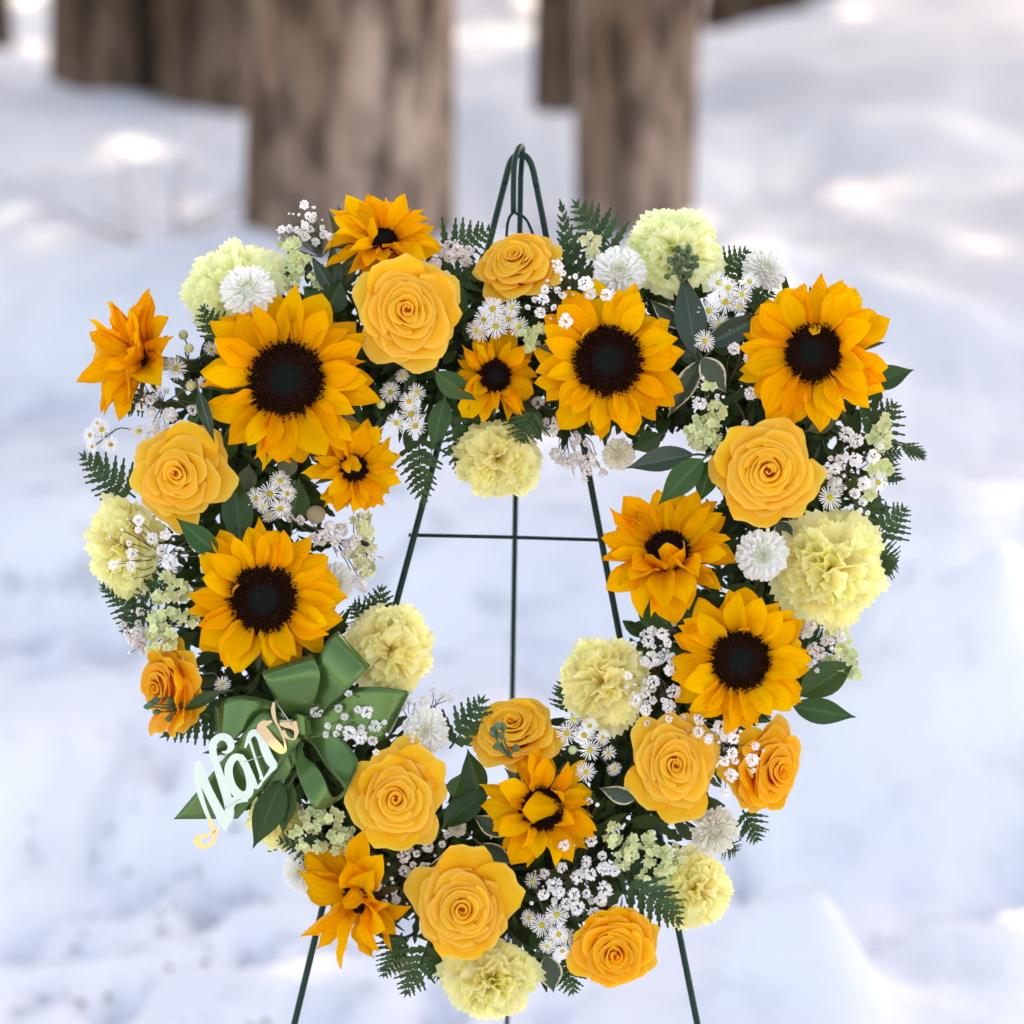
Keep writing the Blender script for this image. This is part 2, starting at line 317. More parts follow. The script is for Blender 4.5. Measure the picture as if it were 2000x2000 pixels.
# dead leaf scraps half sunk in the snow
lv = []; lf = []
for px, py in DENTS[:16] + DENTS[25:29]:
    for k in range(3):
        p = gpos(px, py); p.x += R.gauss(0, .03); p.y += R.gauss(0, .05); p.z = ground(p.x, p.y) + .004; a = R.random() * 6.3; L_ = R.uniform(.006, .013)
        b = len(lv)
        for t in range(6):
            q = t * math.pi / 3; lv.append((p.x + L_ * math.cos(q) * math.cos(a) - .5 * L_ * math.sin(q) * math.sin(a), p.y + L_ * math.cos(q) * math.sin(a) + .5 * L_ * math.sin(q) * math.cos(a), p.z + R.uniform(0, .008)))
        lf.append(tuple(range(b, b + 6)))
o = bpy.data.objects.new('leaf_litter', mesh('leaf_litter', lv, lf, 'litter', smooth=False)); C.objects.link(o); o['kind'] = 'stuff'; o['label'] = 'scraps of dead leaf scattered in the snow'; o['category'] = 'leaf litter'

# ------------------------------------------------------------------ trees
SHADE_KEEP = [  # (px, py, rx, ry): ground patches that stay open to the sun (gaps in the crowns)
    (220, 850, 190, 60), (150, 790, 60, 40), (30, 430, 90, 34), (430, 510, 60, 70), (1400, 560, 50, 90), (1350, 370, 25, 60), (920, 260, 60, 60), (1640, 640, 120, 24),
    (1850, 1375, 160, 45), (1720, 1540, 130, 40), (1960, 1500, 90, 50), (1500, 1925, 110, 60), (330, 560, 80, 25), (970, 850, 60, 60), (60, 1130, 90, 20), (1880, 1000, 110, 24), (950, 60, 90, 80), (300, 330, 120, 20), (60, 60, 60, 60), (700, 1600, 300, 12), (250, 1330, 90, 14), (1850, 1620, 120, 16)]
def to_px(p):
    q = p - CAM; dist = -q.dot(AN)
    if dist < .5: return None
    k = dist / D * S; return 1000 + q.dot(AX) / k, 1000 - q.dot(AU) / k, dist
SOFT_KEEP = [(1720, 330, 330, 330), (1000, 1150, 160, 200), (150, 300, 150, 90), (1850, 900, 150, 200)]   # thinner crown: broad soft light
WREATH_GAPS = [(1010, 1372, 50), (1050, 1490, 40), (1560, 560, 40), (690, 400, 30)]          # flecks of sun that reach the flowers
def lit_gap(p):
    t = (p.z - .9) / SDIR.z; q = p - SDIR * t; t = (p.z - ground(q.x, q.y)) / SDIR.z; q = p - SDIR * t
    e = to_px(q)
    if not e: return 0
    for a, b, rx, ry in SHADE_KEEP:
        k = e[2] / D * S
        if ((e[0] - a) / (rx + .13 / k)) ** 2 + ((e[1] - b) / (ry + .035 / k)) ** 2 < R.uniform(.15, 1.45): return 1
    for a, b, rx, ry in SOFT_KEEP:
        if ((e[0] - a) / rx) ** 2 + ((e[1] - b) / ry) ** 2 < 1 and R.random() < .40: return 1
    return 0
def on_wreath(p):
    t = (p - O).dot(AN) / SDIR.dot(AN); q = p - SDIR * t
    qx, qy = 1000 + q.x / S, 1000 - (q - O).dot(AU) / S
    for a, b, r in WREATH_GAPS:
        if math.hypot(qx - a, qy - b) < r + R.uniform(90, 200): return None
    return abs(q.x) < .6 and .4 < q.z < 1.7
def tree(label, px, hw, pyb, d, lean, m, crown_h, crown_r, leaves, height=9.0, flare=.07, grow=0.0):
    b = ray(px, pyb, d); r0 = hw * S * d / D; z0 = ground(b.x, b.y) - .25
    t = thing('tree', label, 'tree', Matrix.Translation((b.x, b.y, z0)), 'trees standing in the snow')
    v = []; f = []; n = 40; rows = 46; sd = R.random() * 50
    for j in range(rows):
        z = (j / (rows - 1)) ** 1.7 * height
        rr = r0 * (1 - .62 * z / height + grow * min(z, 1.3) + flare * math.exp(-max(0, z - .25) * 2.5))
        for i in range(n):
            a = 2 * math.pi * i / n
            nzv = mnoise.noise(Vector((math.cos(a) * 1.2 + sd, math.sin(a) * 1.2, z * .5))) * .10 + mnoise.noise(Vector((math.cos(a) * 6, math.sin(a) * 6 + sd, z * 1.1))) * .06
            q = rr * (1 + nzv); v.append((q * math.cos(a) + lean * z, q * math.sin(a), z))
    for j in range(rows - 1):
        for i in range(n): f.append((j * n + i, j * n + (i + 1) % n, (j + 1) * n + (i + 1) % n, (j + 1) * n + i))
    part('trunk', mesh('trunk', v, f, m), t)
    for k in range(7):                                   # limbs reaching into the crown
        a = k * 2.4 + sd; z = height * (.42 + .08 * k); L_ = crown_r * R.uniform(.7, .95)
        pts = [(lean * z + L_ * s * math.cos(a), L_ * s * math.sin(a), z + L_ * (.25 * s + .35 * s * s)) for s in (0, .2, .4, .6, .8, 1)]
        tb = Tubes(); tb.add(pts, r0 * .26, 7, r0 * .05)
        for s in range(4):
            p0 = Vector(pts[2 + s]); q = [p0 + Vector((math.cos(a + s * 1.9) * .9 * u, math.sin(a + s * 1.9) * .9 * u, .5 * u)) for u in (0, .5, 1.0)]; tb.add(q, r0 * .08, 5, r0 * .02)
        part('limb', tb.mesh('limb', m), t)
    v = []; f = []; org = Vector((b.x, b.y, z0))  # unseen foliage added to shade the scene, left open over set sun patches
    k = 0; tries = 0
    while k < leaves and tries < leaves * 4:
        tries += 1
        q = Vector((R.gauss(0, 1), R.gauss(0, 1), R.gauss(0, 1))).normalized() * (R.random() ** .4)
        p = Vector((q.x * crown_r + lean * crown_h, q.y * crown_r, crown_h + q.z * crown_r * .55)); wp = p + org
        gap = lit_gap(wp); ow = on_wreath(wp)
        if ow is None: continue
        if gap and R.random() < .88 and not ow: continue
        if mnoise.noise(wp * .8 + Vector((sd, 0, 0))) < (-.30 if not ow else -.46): continue
        e1 = Vector((R.gauss(0, 1), R.gauss(0, 1), R.gauss(0, .6))).normalized(); e2 = e1.orthogonal().normalized(); e2.rotate(Matrix.Rotation(R.random() * 6.28, 3, e1)); s1 = R.uniform(.08, .17); s2 = s1 * .55
        c = len(v); v += [p - e1 * s1, p + e2 * s2, p + e1 * s1, p - e2 * s2]; f.append((c, c + 1, c + 2, c + 3)); k += 1
    part('shade_crown', mesh('shade_crown', v, f, 'shade_leaves', smooth=False), t)
tree('broad grey-brown tree trunk behind the left half of the wreath', 680, 186, 525, 9, .012, 'bark', 8.6, 3.6, 8000, 11, .05, .16)
tree('brown tree trunk rising from the snow right of the easel top', 1240, 102, 475, 10, .012, 'bark', 8.8, 3.6, 8000, 11, .03, .32)
tree('dark trunk half hidden behind the trunk right of the easel top', 1135, 88, 254, 12.4, -.006, 'bark_dark', 9.4, 3.4, 5000, 11.5)
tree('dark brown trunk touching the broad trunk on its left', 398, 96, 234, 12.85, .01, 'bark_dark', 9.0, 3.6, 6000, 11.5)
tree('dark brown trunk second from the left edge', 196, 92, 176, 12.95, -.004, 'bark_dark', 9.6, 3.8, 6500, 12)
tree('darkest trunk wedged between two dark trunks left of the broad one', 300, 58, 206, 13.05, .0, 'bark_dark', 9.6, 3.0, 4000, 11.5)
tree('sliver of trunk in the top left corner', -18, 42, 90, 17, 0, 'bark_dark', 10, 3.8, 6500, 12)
tree('dark trunk base behind the snow bank at the top right', 1530, 150, 60, 18.6, .03, 'bark_dark', 10.5, 4.2, 9000, 12.5)
tree('unseen tree added for shade beyond the right edge of the picture uphill', 2330, 110, 180, 15, .0, 'bark_dark', 10, 4.2, 7000, 12)  # trees from here down are out of view, added to shade the snow
tree('unseen tree added for shade beyond the right edge of the picture further down', 2480, 120, 520, 10, .0, 'bark', 9.4, 3.8, 6000, 11.5)
tree('unseen tree added for shade high uphill behind the right snow bank beyond the picture', 2080, 110, -160, 23, .0, 'bark_dark', 11, 4.4, 8000, 13)
tree('unseen tree added for shade beyond the left edge of the picture', -420, 120, 330, 11.5, .0, 'bark', 9.2, 3.8, 6000, 11.5)
tree('unseen tree added for shade far uphill between the broad trunk and the trunk right of it', 760, 90, -150, 25, .0, 'bark_dark', 11, 4.4, 8000, 13)

tree('unseen tree added for shade far uphill beyond the top left of the picture', 250, 90, -170, 25, .0, 'bark_dark', 11, 4.4, 8000, 13)
tree('unseen tree added for shade far uphill beyond the top right of the picture', 1450, 90, -220, 26, .0, 'bark_dark', 11, 4.4, 8000, 13)
# bare shrub, blurred, left of the broad trunk
b = ray(300, 470, 9.0); b.z = ground(b.x, b.y) - .02
t = thing('bare_shrub', 'thin leafless twigs poking from the snow left of the broad trunk', 'shrub', Matrix.Translation(b))
for k in range(9):
    a = R.uniform(-1.2, 1.2); L_ = R.uniform(.25, .55); tb = Tubes()
    pts = [(math.sin(a) * L_ * s + .03 * math.sin(s * 5 + k), R.uniform(-.05, .05) * s, L_ * s * math.cos(a) * .8) for s in (0, .25, .5, .75, 1)]; tb.add(pts, .0026, 5, .001)
    for s in (1, 2, 3):
        p0 = Vector(pts[s]); aa = a + R.choice((-1, 1)) * .7; tb.add([p0, p0 + Vector((math.sin(aa) * .1, R.uniform(-.05, .05), math.cos(aa) * .09))], .0014, 4, .0008)
    part('twig', tb.mesh('twig', 'shrub_twig'), t)

# ------------------------------------------------------------------ easel
es = thing('wire_easel', 'dark green three-legged wire easel holding up the flower wreath', 'easel', Matrix.Translation((0, -.15, 0)))
ei = es.matrix_world.inverted()
def etube(name, paths, r, n=10):
    tb = Tubes()
    for p in paths: tb.add([ei @ Vector(q) for q in p], r, n)
    return part(name, tb.mesh(name, 'easel_paint'), es)
dB = -.075
def foot(px0, py0, px1, py1, d):                       # straight on along the wreath's plane to the ground
    a, b_ = W(px0, py0, d), W(px1, py1, d); k = 0.0
    while True:
        q = b_ + (b_ - a) * k
        if q.z < ground(q.x, q.y) - .03 or k > 6: return q
        k += .01
arch = smooth_path([W(985, 360, dB), W(995, 322, dB), W(1005, 306, dB), W(1018, 302, dB), W(1030, 308, dB), W(1040, 328, dB), W(1048, 365, dB)], 5)
etube('leg', [[W(985, 360, dB), W(850, 893, dB), W(768, 1200, dB), W(575, 2000, dB), foot(768, 1200, 575, 2000, dB)]], .0030)
etube('leg', [[W(1048, 365, dB), W(1062, 435, dB), W(1150, 925, dB), W(1208, 1230, dB), W(1362, 2000, dB), foot(1208, 1230, 1362, 2000, dB)]], .0030)
etube('arch', [arch], .0030)
bl = Vector((-.012, .62, 0)); bl.z = ground(bl.x, bl.y) - .03
etube('leg', [smooth_path([W(1003, 416, dB + .012), W(1003, 360, dB + .014), W(1005, 318, dB + .016), W(1012, 292, dB + .008), W(1020, 286, dB - .006), W(1020, 300, dB - .018), W(1017, 345, dB - .03)], 5), [W(1017, 345, dB - .03), bl]], .0026)
etube('crossbar', [[W(798, 1045, dB - .008), W(985, 1049, dB - .008), W(1186, 1055, dB - .008)]], .0017, 8)
etube('wire', [smooth_path([W(1003, 414, dB + .012), W(993, 430, dB + .01), W(990, 470, dB), W(1000, 560, -.06)], 5), smooth_path([W(1006, 416, dB + .012), W(1024, 425, dB + .01), W(1038, 450, dB), W(1070, 540, -.06)], 5)], .0014, 6)

# ------------------------------------------------------------------ wreath form and filler foliage
HEART = [(985, 700), (1080, 690), (1200, 690), (1340, 680), (1480, 730), (1560, 840), (1560, 990), (1490, 1150), (1375, 1300), (1270, 1440), (1190, 1560), (1100, 1680), (1000, 1740), (880, 1720), (770, 1640), (650, 1530), (560, 1400), (510, 1250), (480, 1090), (470, 950), (480, 830), (560, 740), (660, 690), (780, 680), (880, 680)]
HP = HEART + [HEART[0]]
hpts = smooth_path([Vector((x, y, 0)) for x, y in HP], 5)
wf = thing('wreath_form', 'heart-shaped green floral foam form under the flowers', 'wreath form', Matrix.Translation(W(1000, 1100, -.05)))
wi = wf.matrix_world.inverted(); tb = Tubes(); tb.add([wi @ W(p.x, p.y, -.045) for p in hpts], .020, 10, cap=False); part('foam', tb.mesh('foam', 'foam'), wf)
tb = Tubes(); tb.add([wi @ W(p.x, p.y, -.069) for p in hpts], .004, 6, cap=False); part('wire_ring', tb.mesh('wire_ring', 'easel_paint'), wf)
def leaf_pts(base, tip, zh, wid, serr=False, curl=0.1):
    y = tip - base; L_ = y.length; y = y / L_; z = (zh - y * zh.dot(y)).normalized(); x = y.cross(z); V = []; k = 7 if serr else 5
    for i in range(k):
        t = i / (k - 1); ww = wid * math.sin(math.pi * min(1, t * .93 + .05)) ** .8
        if serr: ww *= (1.0 if i % 2 else .62)
        c = base + y * (L_ * t) - z * (curl * L_ * t * t)
        V += [c - x * ww + z * ww * .25, c, c + x * ww + z * ww * .25]
    F = []
    for i in range(k - 1):
        q = 3 * i; F += [(q, q + 1, q + 4, q + 3), (q + 1, q + 2, q + 5, q + 4)]
    return V, F
fv = []; ff = []
seg = [(hpts[i], hpts[i + 1]) for i in range(len(hpts) - 1)]
for k in range(5600):
    a, b_ = R.choice(seg); p = a.lerp(b_, R.random()); off = R.uniform(0, 135) if k % 5 else R.uniform(110, 158); th = R.random() * 6.283
    px, py = p.x + off * math.cos(th), p.y + off * math.sin(th)
    d0 = -.055 + .05 * (1 - min(1, abs(off) / 175)) * R.random() + R.uniform(-.01, .02)
    th += R.gauss(0, .7); L_ = R.uniform(32, 74)
    base = W(px, py, d0); tip = W(px + L_ * math.cos(th), py + L_ * math.sin(th), d0 + R.uniform(-.02, .025))
    V, F = leaf_pts(base, tip, AN + AX * R.gauss(0, .6) + AU * R.gauss(0, .6), R.uniform(6, 15) * S, R.random() < .5, R.uniform(-.1, .3))
    c = len(fv); fv += V; ff += [tuple(i + c for i in q) for q in F]
o = bpy.data.objects.new('foliage', mesh('foliage', fv, ff, 'filler')); C.objects.link(o); o['kind'] = 'stuff'; o['label'] = 'tangle of dark leaves filling the wreath behind the flowers'; o['category'] = 'foliage'

# ------------------------------------------------------------------ sunflowers
def sun_petal(name, wid, bend, cup, twist, pt):
    n = 9; c = [(0, 0)]; a = 0
    for i in range(1, n):
        t = i / (n - 1); a = bend[0] + bend[1] * t + bend[2] * t * t; c.append((c[-1][0] + math.cos(a) / (n - 1), c[-1][1] + math.sin(a) / (n - 1)))
    ph = R.random() * 6
    def fn(u, v):
        i = round(v * (n - 1)); y, z = c[i]; a = bend[0] + bend[1] * v + bend[2] * v * v
        ww = wid * interp([0, .12, .32, .55, .75, .88, 1], [.42, .66, .97, 1, .76, .42 * pt, .02], v) * (1 + .05 * math.sin(v * 9 + ph))
        x = u * ww * (1 + .07 * math.sin(v * 14 + ph * 2) * (1 if u > 0 else -.6)); h = .035 * math.sin(v * 11 + ph) * abs(u) + cup * u * u * ww - .10 * ww * math.cos(u * 7.5) * (1 - v * .5) ; tw = twist * v
        x2 = x * math.cos(tw) - h * math.sin(tw); h2 = x * math.sin(tw) + h * math.cos(tw)
        return (x2, y - h2 * math.sin(a), z + h2 * math.cos(a))
    return grid(name, fn, 7, n, 'sun_petal')
SP = [sun_petal('petal', R.uniform(.24, .31), (R.uniform(.0, .3), R.uniform(-.3, .5), R.uniform(-1.0, .2)), R.uniform(-.5, .8), R.uniform(-.4, .4), R.uniform(.75, 1.25)) for _ in range(12)]
SPT = [sun_petal('petal', R.uniform(.15, .21), (R.uniform(-.1, .3), R.uniform(-.3, .5), R.uniform(-.8, .4)), R.uniform(.3, 1.4), R.uniform(-.8, .8), R.uniform(.5, 1.0)) for _ in range(10)]
def disc_mesh(seed):
    R = random.Random(seed); gr = R.uniform(.7, 1.5)
    v = []; f = []; uv = []
    n = 40; rings = 8
    v.append((0, 0, .16)); uv.append((0, 0))
    for j in range(1, rings + 1):
        r = j / rings
        for i in range(n): v.append((r * math.cos(6.2832 * i / n), r * math.sin(6.2832 * i / n), .16 + .10 * math.sin(r * 3.0) - .30 * r ** 4)); uv.append((0, r))
    for i in range(n): f.append((0, 1 + i, 1 + (i + 1) % n))
    for j in range(rings - 1):
        for i in range(n): a = 1 + j * n; f.append((a + i, a + n + i, a + n + (i + 1) % n, a + (i + 1) % n))
    a = mesh('disc', v, f, 'sun_disc', uv)
    v = []; f = []; uv = []
    for k in range(620):
        r = math.sqrt((k + .5) / 620); th = k * 2.39996; s = .018 + .022 * sstep(.3, .9, r); h = .04 + .12 * sstep(.3 * gr, .85, r) * R.uniform(.4, 1.3); th += R.gauss(0, .03); r *= R.uniform(.985, 1.02)
        if r > .93: h *= 1.1
        z = .15 + .10 * math.sin(r * 3.0) - .30 * r ** 4; c = len(v); cx, cy = r * math.cos(th), r * math.sin(th); ln = (.05 + .1 * max(0, r - .8)) * R.uniform(.2, 1.4)
        for q in range(4): v.append((cx + s * math.cos(q * 1.571 + th), cy + s * math.sin(q * 1.571 + th), z)); uv.append((0, r))
        tx, ty = cx + ln * math.cos(th), cy + ln * math.sin(th)
        for q in range(4): v.append((tx + .55 * s * math.cos(q * 1.571 + th), ty + .55 * s * math.sin(q * 1.571 + th), z + h)); uv.append((0, r))
        for q in range(4): f.append((c + q, c + (q + 1) % 4, c + 4 + (q + 1) % 4, c + 4 + q))
        f.append((c + 4, c + 5, c + 6, c + 7))
    return a, mesh('florets', v, f, 'sun_disc', uv, smooth=False)
DISCS = [disc_mesh(k) for k in range(5)]
SEPAL = grid('sepal', lambda u, v: (u * .16 * (1 - v) ** .7, v, .03 * u * u - .15 * v * v), 3, 5, 'leaf_olive')
def sunflower(label, px, py, d, Rp, dr, ax=0, ay=0, n=30, elev=(.02, .28), fold=(), thin=.15, roll=None, lenv=.12, skip=None):
    n_ = nrm(ax, ay); rl = R.random() * 6 if roll is None else roll
    t = thing('sunflower', label, 'sunflower', frame_z(W(px, py, d), n_, rl), 'sunflowers in the wreath')
    rr = dr * S; RR = Rp * S
    DISC, FLOR = R.choice(DISCS)
    dk = part('disc', DISC, t, Matrix.Rotation(R.random() * 6, 4, 'Z') @ Matrix.Diagonal((rr * R.uniform(.95, 1.04), rr * R.uniform(.95, 1.04), rr, 1)) @ Matrix.Translation((0, 0, .05))); part('florets', FLOR, dk, Matrix.Identity(4), 'stuff')
    n += 8
    for i in range(n):
        layer = i % 2; th = i * 6.2832 / n + R.gauss(0, .10); el = (elev[0] if layer else elev[1]) + R.gauss(0, .13)
        if skip and skip(th, layer): continue
        L_ = (RR * 1.05 - rr * .84) * (1.0 if layer else .86) * R.uniform(1 - lenv, 1 + lenv * .6) / max(.6, math.cos(el * .8)); 
        me = R.choice(SPT) if R.random() < thin else R.choice(SP); wsc = L_ * R.uniform(.88, 1.12) * (1.06 if RR - rr < .03 else 1)
        M = Matrix.Rotation(th, 4, 'Z') @ Matrix.Translation((0, rr * .84, -.004 if layer else .001)) @ Matrix.Rotation(el, 4, 'X') @ Matrix.Rotation(R.gauss(0, .32), 4, 'Y') @ Matrix.Diagonal((wsc * R.choice((-1, 1)), L_, L_, 1))
        part('petal', me, t, M)
    for th, el, L_ in fold:                              # petals folded over the disc; angle given in the picture
        me = R.choice(SP); L2 = L_ * S
        M = Matrix.Rotation(th - math.pi / 2 - rl, 4, 'Z') @ Matrix.Translation((0, rr * .92, .004)) @ Matrix.Rotation(el, 4, 'X') @ Matrix.Diagonal((L2 * 1.15, L2, L2, 1)); part('petal', me, t, M)
    for i in range(11): part('sepal', SEPAL, t, Matrix.Rotation(i * .571 + R.gauss(0, .1), 4, 'Z') @ Matrix.Translation((0, rr * .7, -.008)) @ Matrix.Rotation(.05 + elev[0], 4, 'X') @ Matrix.Diagonal((RR * .7, RR * .62, RR * .6, 1)))
    tb = Tubes(); tb.add([(0, 0, -.005), (0, 0, -.03), (.004, 0, -.06)], .006, 7); part('stem', tb.mesh('stem', 'stem'), t)
    return t
sunflower('largest sunflower, flat and fully open, left of the top-left rose', 560, 742, .062, 172, 78, .02, .04, 32)
sunflower('sunflower tilted up at the top of the wreath above the frontal rose', 748, 470, .005, 116, 33, .12, .95, 20, (.05, .28), ((3.6, 1.5, 60), (5.0, 1.0, 42)), .45)
sunflower('sunflower seen from the side sticking out at the left edge', 270, 700, .015, 130, 32, -1.5, .25, 26, (.2, .65), ((5.6, 1.6, 50),), .5)
sunflower('small ragged sunflower tucked under the largest sunflower at the inner rim', 690, 914, .035, 95, 31, .3, -.1, 24, (.0, .45), ((1.9, 2.2, 44), (2.8, 1.9, 40)), .3)
sunflower('sunflower with a round dark disc directly above the green bow', 514, 1170, .062, 150, 68, .05, .02, 30, (.02, .30), ((2.8, 1.5, 46),))
sunflower('small sunflower between the two frontal upper roses and pale inner carnation', 966, 735, .035, 92, 35, .25, .05, 22, (.05, .5), ((5.0, 1.1, 44),), .35, lenv=.25)
sunflower('large sunflower right of the small one near the middle of the top', 1187, 706, .06, 148, 72, .05, .05, 30, (.02, .32), ((2.3, 1.3, 50),))
sunflower('tall sunflower turned slightly left in the top right corner of the wreath', 1590, 690, .05, 150, 62, -.28, .08, 32, (.0, .30), ((1.45, 2.5, 34),), roll=.2)
sunflower('sunflower at the right inner rim with petals folded over its disc', 1304, 1078, .04, 136, 48, -.15, .55, 30, (.05, .45), ((4.3, 1.5, 78), (4.9, 1.7, 70), (5.5, 1.5, 72), (3.9, 1.2, 70)), .3)
sunflower('sunflower on the right arm above the two lower right roses', 1446, 1290, .062, 138, 62, .02, .05, 30, (.03, .34), ((1.5, 1.3, 48),))
sunflower('sunflower near the bottom with one petal lying across its disc', 1058, 1580, .045, 116, 47, .3, .1, 26, (.05, .45), ((.1, 2.55, 104), (.9, 1.9, 60), (5.7, 1.7, 60)), .4, lenv=.22)
sunflower('ragged half-closed sunflower hanging at the lower left edge', 700, 1752, .02, 134, 37, -.95, -.65, 18, (.05, .45), ((.9, 2.2, 50), (1.4, 2.4, 46)), .55, lenv=.25)

# ------------------------------------------------------------------ roses
def rose_set(seed, n=30, tight=1.0, opn=0.0, m='rose_petal'):
    q = random.Random(seed); out = []; az = 0
    for i in range(n):
        f = i / (n - 1); a = .045 + .74 * f ** (.92 * tight); o = sstep(.25 - opn, 1.0, f); h = .34 - (.52 + opn) * f ** 1.5 + q.uniform(-.02, .02)
        hw = 2.6 + (.86 - 2.6) * f ** .5; az += 2.39996 + q.uniform(-.3, .3); th = az; sk = q.uniform(-.3, .3); pt = q.uniform(.05, .16); ph = q.random() * 6
        tl = q.uniform(-.08, .08) * f; zb = .10 - .85 * f ** .7; sp = .20 - .11 * f; up = q.uniform(-.04, .04); lip = (.040 + .13 * f) * q.uniform(.75, 1.25); kk = q.uniform(2.5, 4.5)
        def fn(u, v, a=a, h=h, o=o, hw=hw, lip=lip, th=th, sk=sk, pt=pt, f=f, ph=ph, tl=tl, zb=zb, sp=sp, up=up, kk=kk):
            vm = 1 - (.03 + .14 * f) * abs(u) ** 3 + .022 * math.sin(u * 5 + ph) + .014 * f * math.sin(u * 13 + ph * 3); vv = v * vm
            r = a * ((1 - o) * (.60 + .72 * vv - .32 * vv * vv) + o * (.14 + .86 * vv ** .95))
            e = max(0., (vv - .66) / .34); pk = max(0, 1 - abs(u - sk) * 1.1); l2 = lip * (1 + .35 * math.sin(u * kk + ph))
            r += l2 * e ** 1.7 + pt * f * e * e * pk ** 1.4
            z = zb + (h - zb) * (1 - (1 - min(1, vv)) ** (1.5 - .4 * o)) - l2 * .75 * e ** 3 + .025 * f * math.sin(u * 4 + ph) * vv + tl * u * vv - .07 * f * e * pk + up * vv
            r *= 1 + sp * u + .06 * f * e * u * u + .012 * f * mnoise.noise(Vector((u * 4 + ph, v * 5, th)))
            z += .025 * f * mnoise.noise(Vector((u * 3 + ph, v * 4, th + 9)))
            an = th + u * hw * (.45 + .55 * min(1, vv * 1.6) ** .8)
            return (r * math.cos(an), r * math.sin(an), z)
        out.append(grid('petal', fn, 17, 11, m))
    return out
RS = [rose_set(3, 29, 1.05, .05), rose_set(11, 32, .95, -.05), rose_set(23, 27, 1.1, .08), rose_set(31, 31, 1.0, .0), rose_set(47, 25, 1.15, .12), rose_set(59, 30, .9, .04), rose_set(71, 28, 1.0, .0, 'rose_orange'), rose_set(83, 26, 1.1, .05, 'rose_orange'), rose_set(97, 29, .95, -.05, 'rose_orange')]
RCORE = grid('petal', lambda u, v: (.085 * (1 - .8 * v * v) * (1 + .25 * u) * math.cos(u * 3.5), .085 * (1 - .8 * v * v) * (1 + .25 * u) * math.sin(u * 3.5), -.3 + .56 * v), 15, 7, 'rose_petal')
GUARD = [grid('petal', (lambda k: lambda u, v: (u * (.30 + .28 * math.sin(v * 2.2)) * (1 - .35 * v ** 6), v, .28 * u * u * (1 - v) + .25 * v - .5 * k * max(0, v - .6) ** 1.5 + .04 * math.sin(u * 5)))(k), 9, 8, 'rose_petal') for k in (.6, 1.1, 1.6)]
GUARDO = [me.copy() for me in GUARD]
for me in GUARDO: me.materials[0] = MATS['rose_orange']
RSEP = grid('sepal', lambda u, v: (u * .13 * (1 - v) ** .8, v, .3 * v * v), 3, 5, 'leaf')
def rose(label, px, py, d, rx, ry=None, ax=0, ay=0, roll=0.0, var=0, guards=()):
    ry = ry or rx; n_ = nrm(ax, ay); s = (rx + ry) / 2 * S / .985
    M = frame_z(W(px, py, d), n_, 0.0)
    t = thing('rose', label, 'rose', M, 'yellow roses in the wreath'); k = Matrix.Diagonal((rx * S / .985, ry * S / .985, s, 1)) @ Matrix.Rotation(roll, 4, 'Z')
    for me in RS[var] + [RCORE]: part('petal', me, t, k)
    for th, L_, el in guards:
        part('petal', R.choice(GUARDO if var >= 6 else GUARD), t, Matrix.Rotation(th - math.pi / 2, 4, 'Z') @ Matrix.Translation((0, s * .28, -s * .55)) @ Matrix.Rotation(el, 4, 'X') @ Matrix.Diagonal((s * .9, s * (L_ - .25), s * .9, 1)))
    for i in range(5): part('sepal', RSEP, t, Matrix.Rotation(i * 1.257, 4, 'Z') @ Matrix.Translation((0, s * .08, -s * .78)) @ Matrix.Rotation(.5, 4, 'X') @ Matrix.Diagonal((s, s * .7, s * .6, 1)))
    tb = Tubes(); tb.add([(0, 0, -s * .68), (0, 0, -s * .95), (.003, 0, -s * 1.6)], s * .12, 8, s * .09); part('stem', tb.mesh('stem', 'stem'), t)
    return t
rose('large frontal yellow rose under the upward-tilted top sunflower', 795, 608, .075, 106, 118, .0, .06, .4, 0, ((1.9, 1.05, .55), (.3, 1.02, .6)))
rose('yellow rose tilted up beside the easel top with orange outer petals', 1008, 512, .025, 92, 88, -.35, .75, 1.2, 1, ((.4, 1.0, .9),))
rose('yellow rose on the left side below the largest sunflower', 348, 928, .055, 100, 106, -.1, .05, 2.2, 4, ((1.2, 1.08, .5),))
rose('yellow rose on the right below the tall corner sunflower', 1500, 920, .065, 104, 106, .0, .0, 3.0, 5, ((2.6, 1.1, .5), (4.4, 1.1, .45)))
rose('orange-yellow rose in profile facing left above the bow ribbon', 322, 1343, .03, 94, 96, -1.0, -.1, .8, 6, ((5.0, 1.35, .9), (1.3, 1.2, 1.0), (.0, 1.4, .9), (5.6, 1.4, .8)))
rose('yellow rose right below the bow and left of the white pompon', 774, 1560, .068, 98, 104, -.02, .02, 1.7, 2, ((.9, 1.12, .4), (4.6, 1.1, .5), (2.1, 1.1, .8)))
rose('yellow rose tilted upward at the inner bottom point behind the buds', 1002, 1422, .03, 92, 90, -.15, .8, 2.9, 5, ((.6, 1.0, .9),))
rose('yellow rose on the lower right between pale carnation and leaning rose', 1318, 1492, .06, 90, 108, .02, -.05, .2, 0, ((4.9, 1.2, .3), (3.9, 1.05, .35)))
rose('yellow rose leaning right at the lower right edge', 1512, 1502, .025, 88, 104, .75, -.1, 4.1, 7, ((4.4, 1.05, .7), (2.9, 1.15, .7)))
rose('yellow rose at the bottom with a large guard petal on its right', 905, 1775, .066, 98, 108, -.05, .0, 3.7, 3, ((.55, 1.38, .62), (1.5, 1.35, .5), (4.6, 1.05, .5)))
rose('orange-yellow rose lowest on the wreath at the bottom right', 1200, 1856, .05, 88, 92, .06, -.35, 5.0, 8, ((1.8, 1.1, .5),))

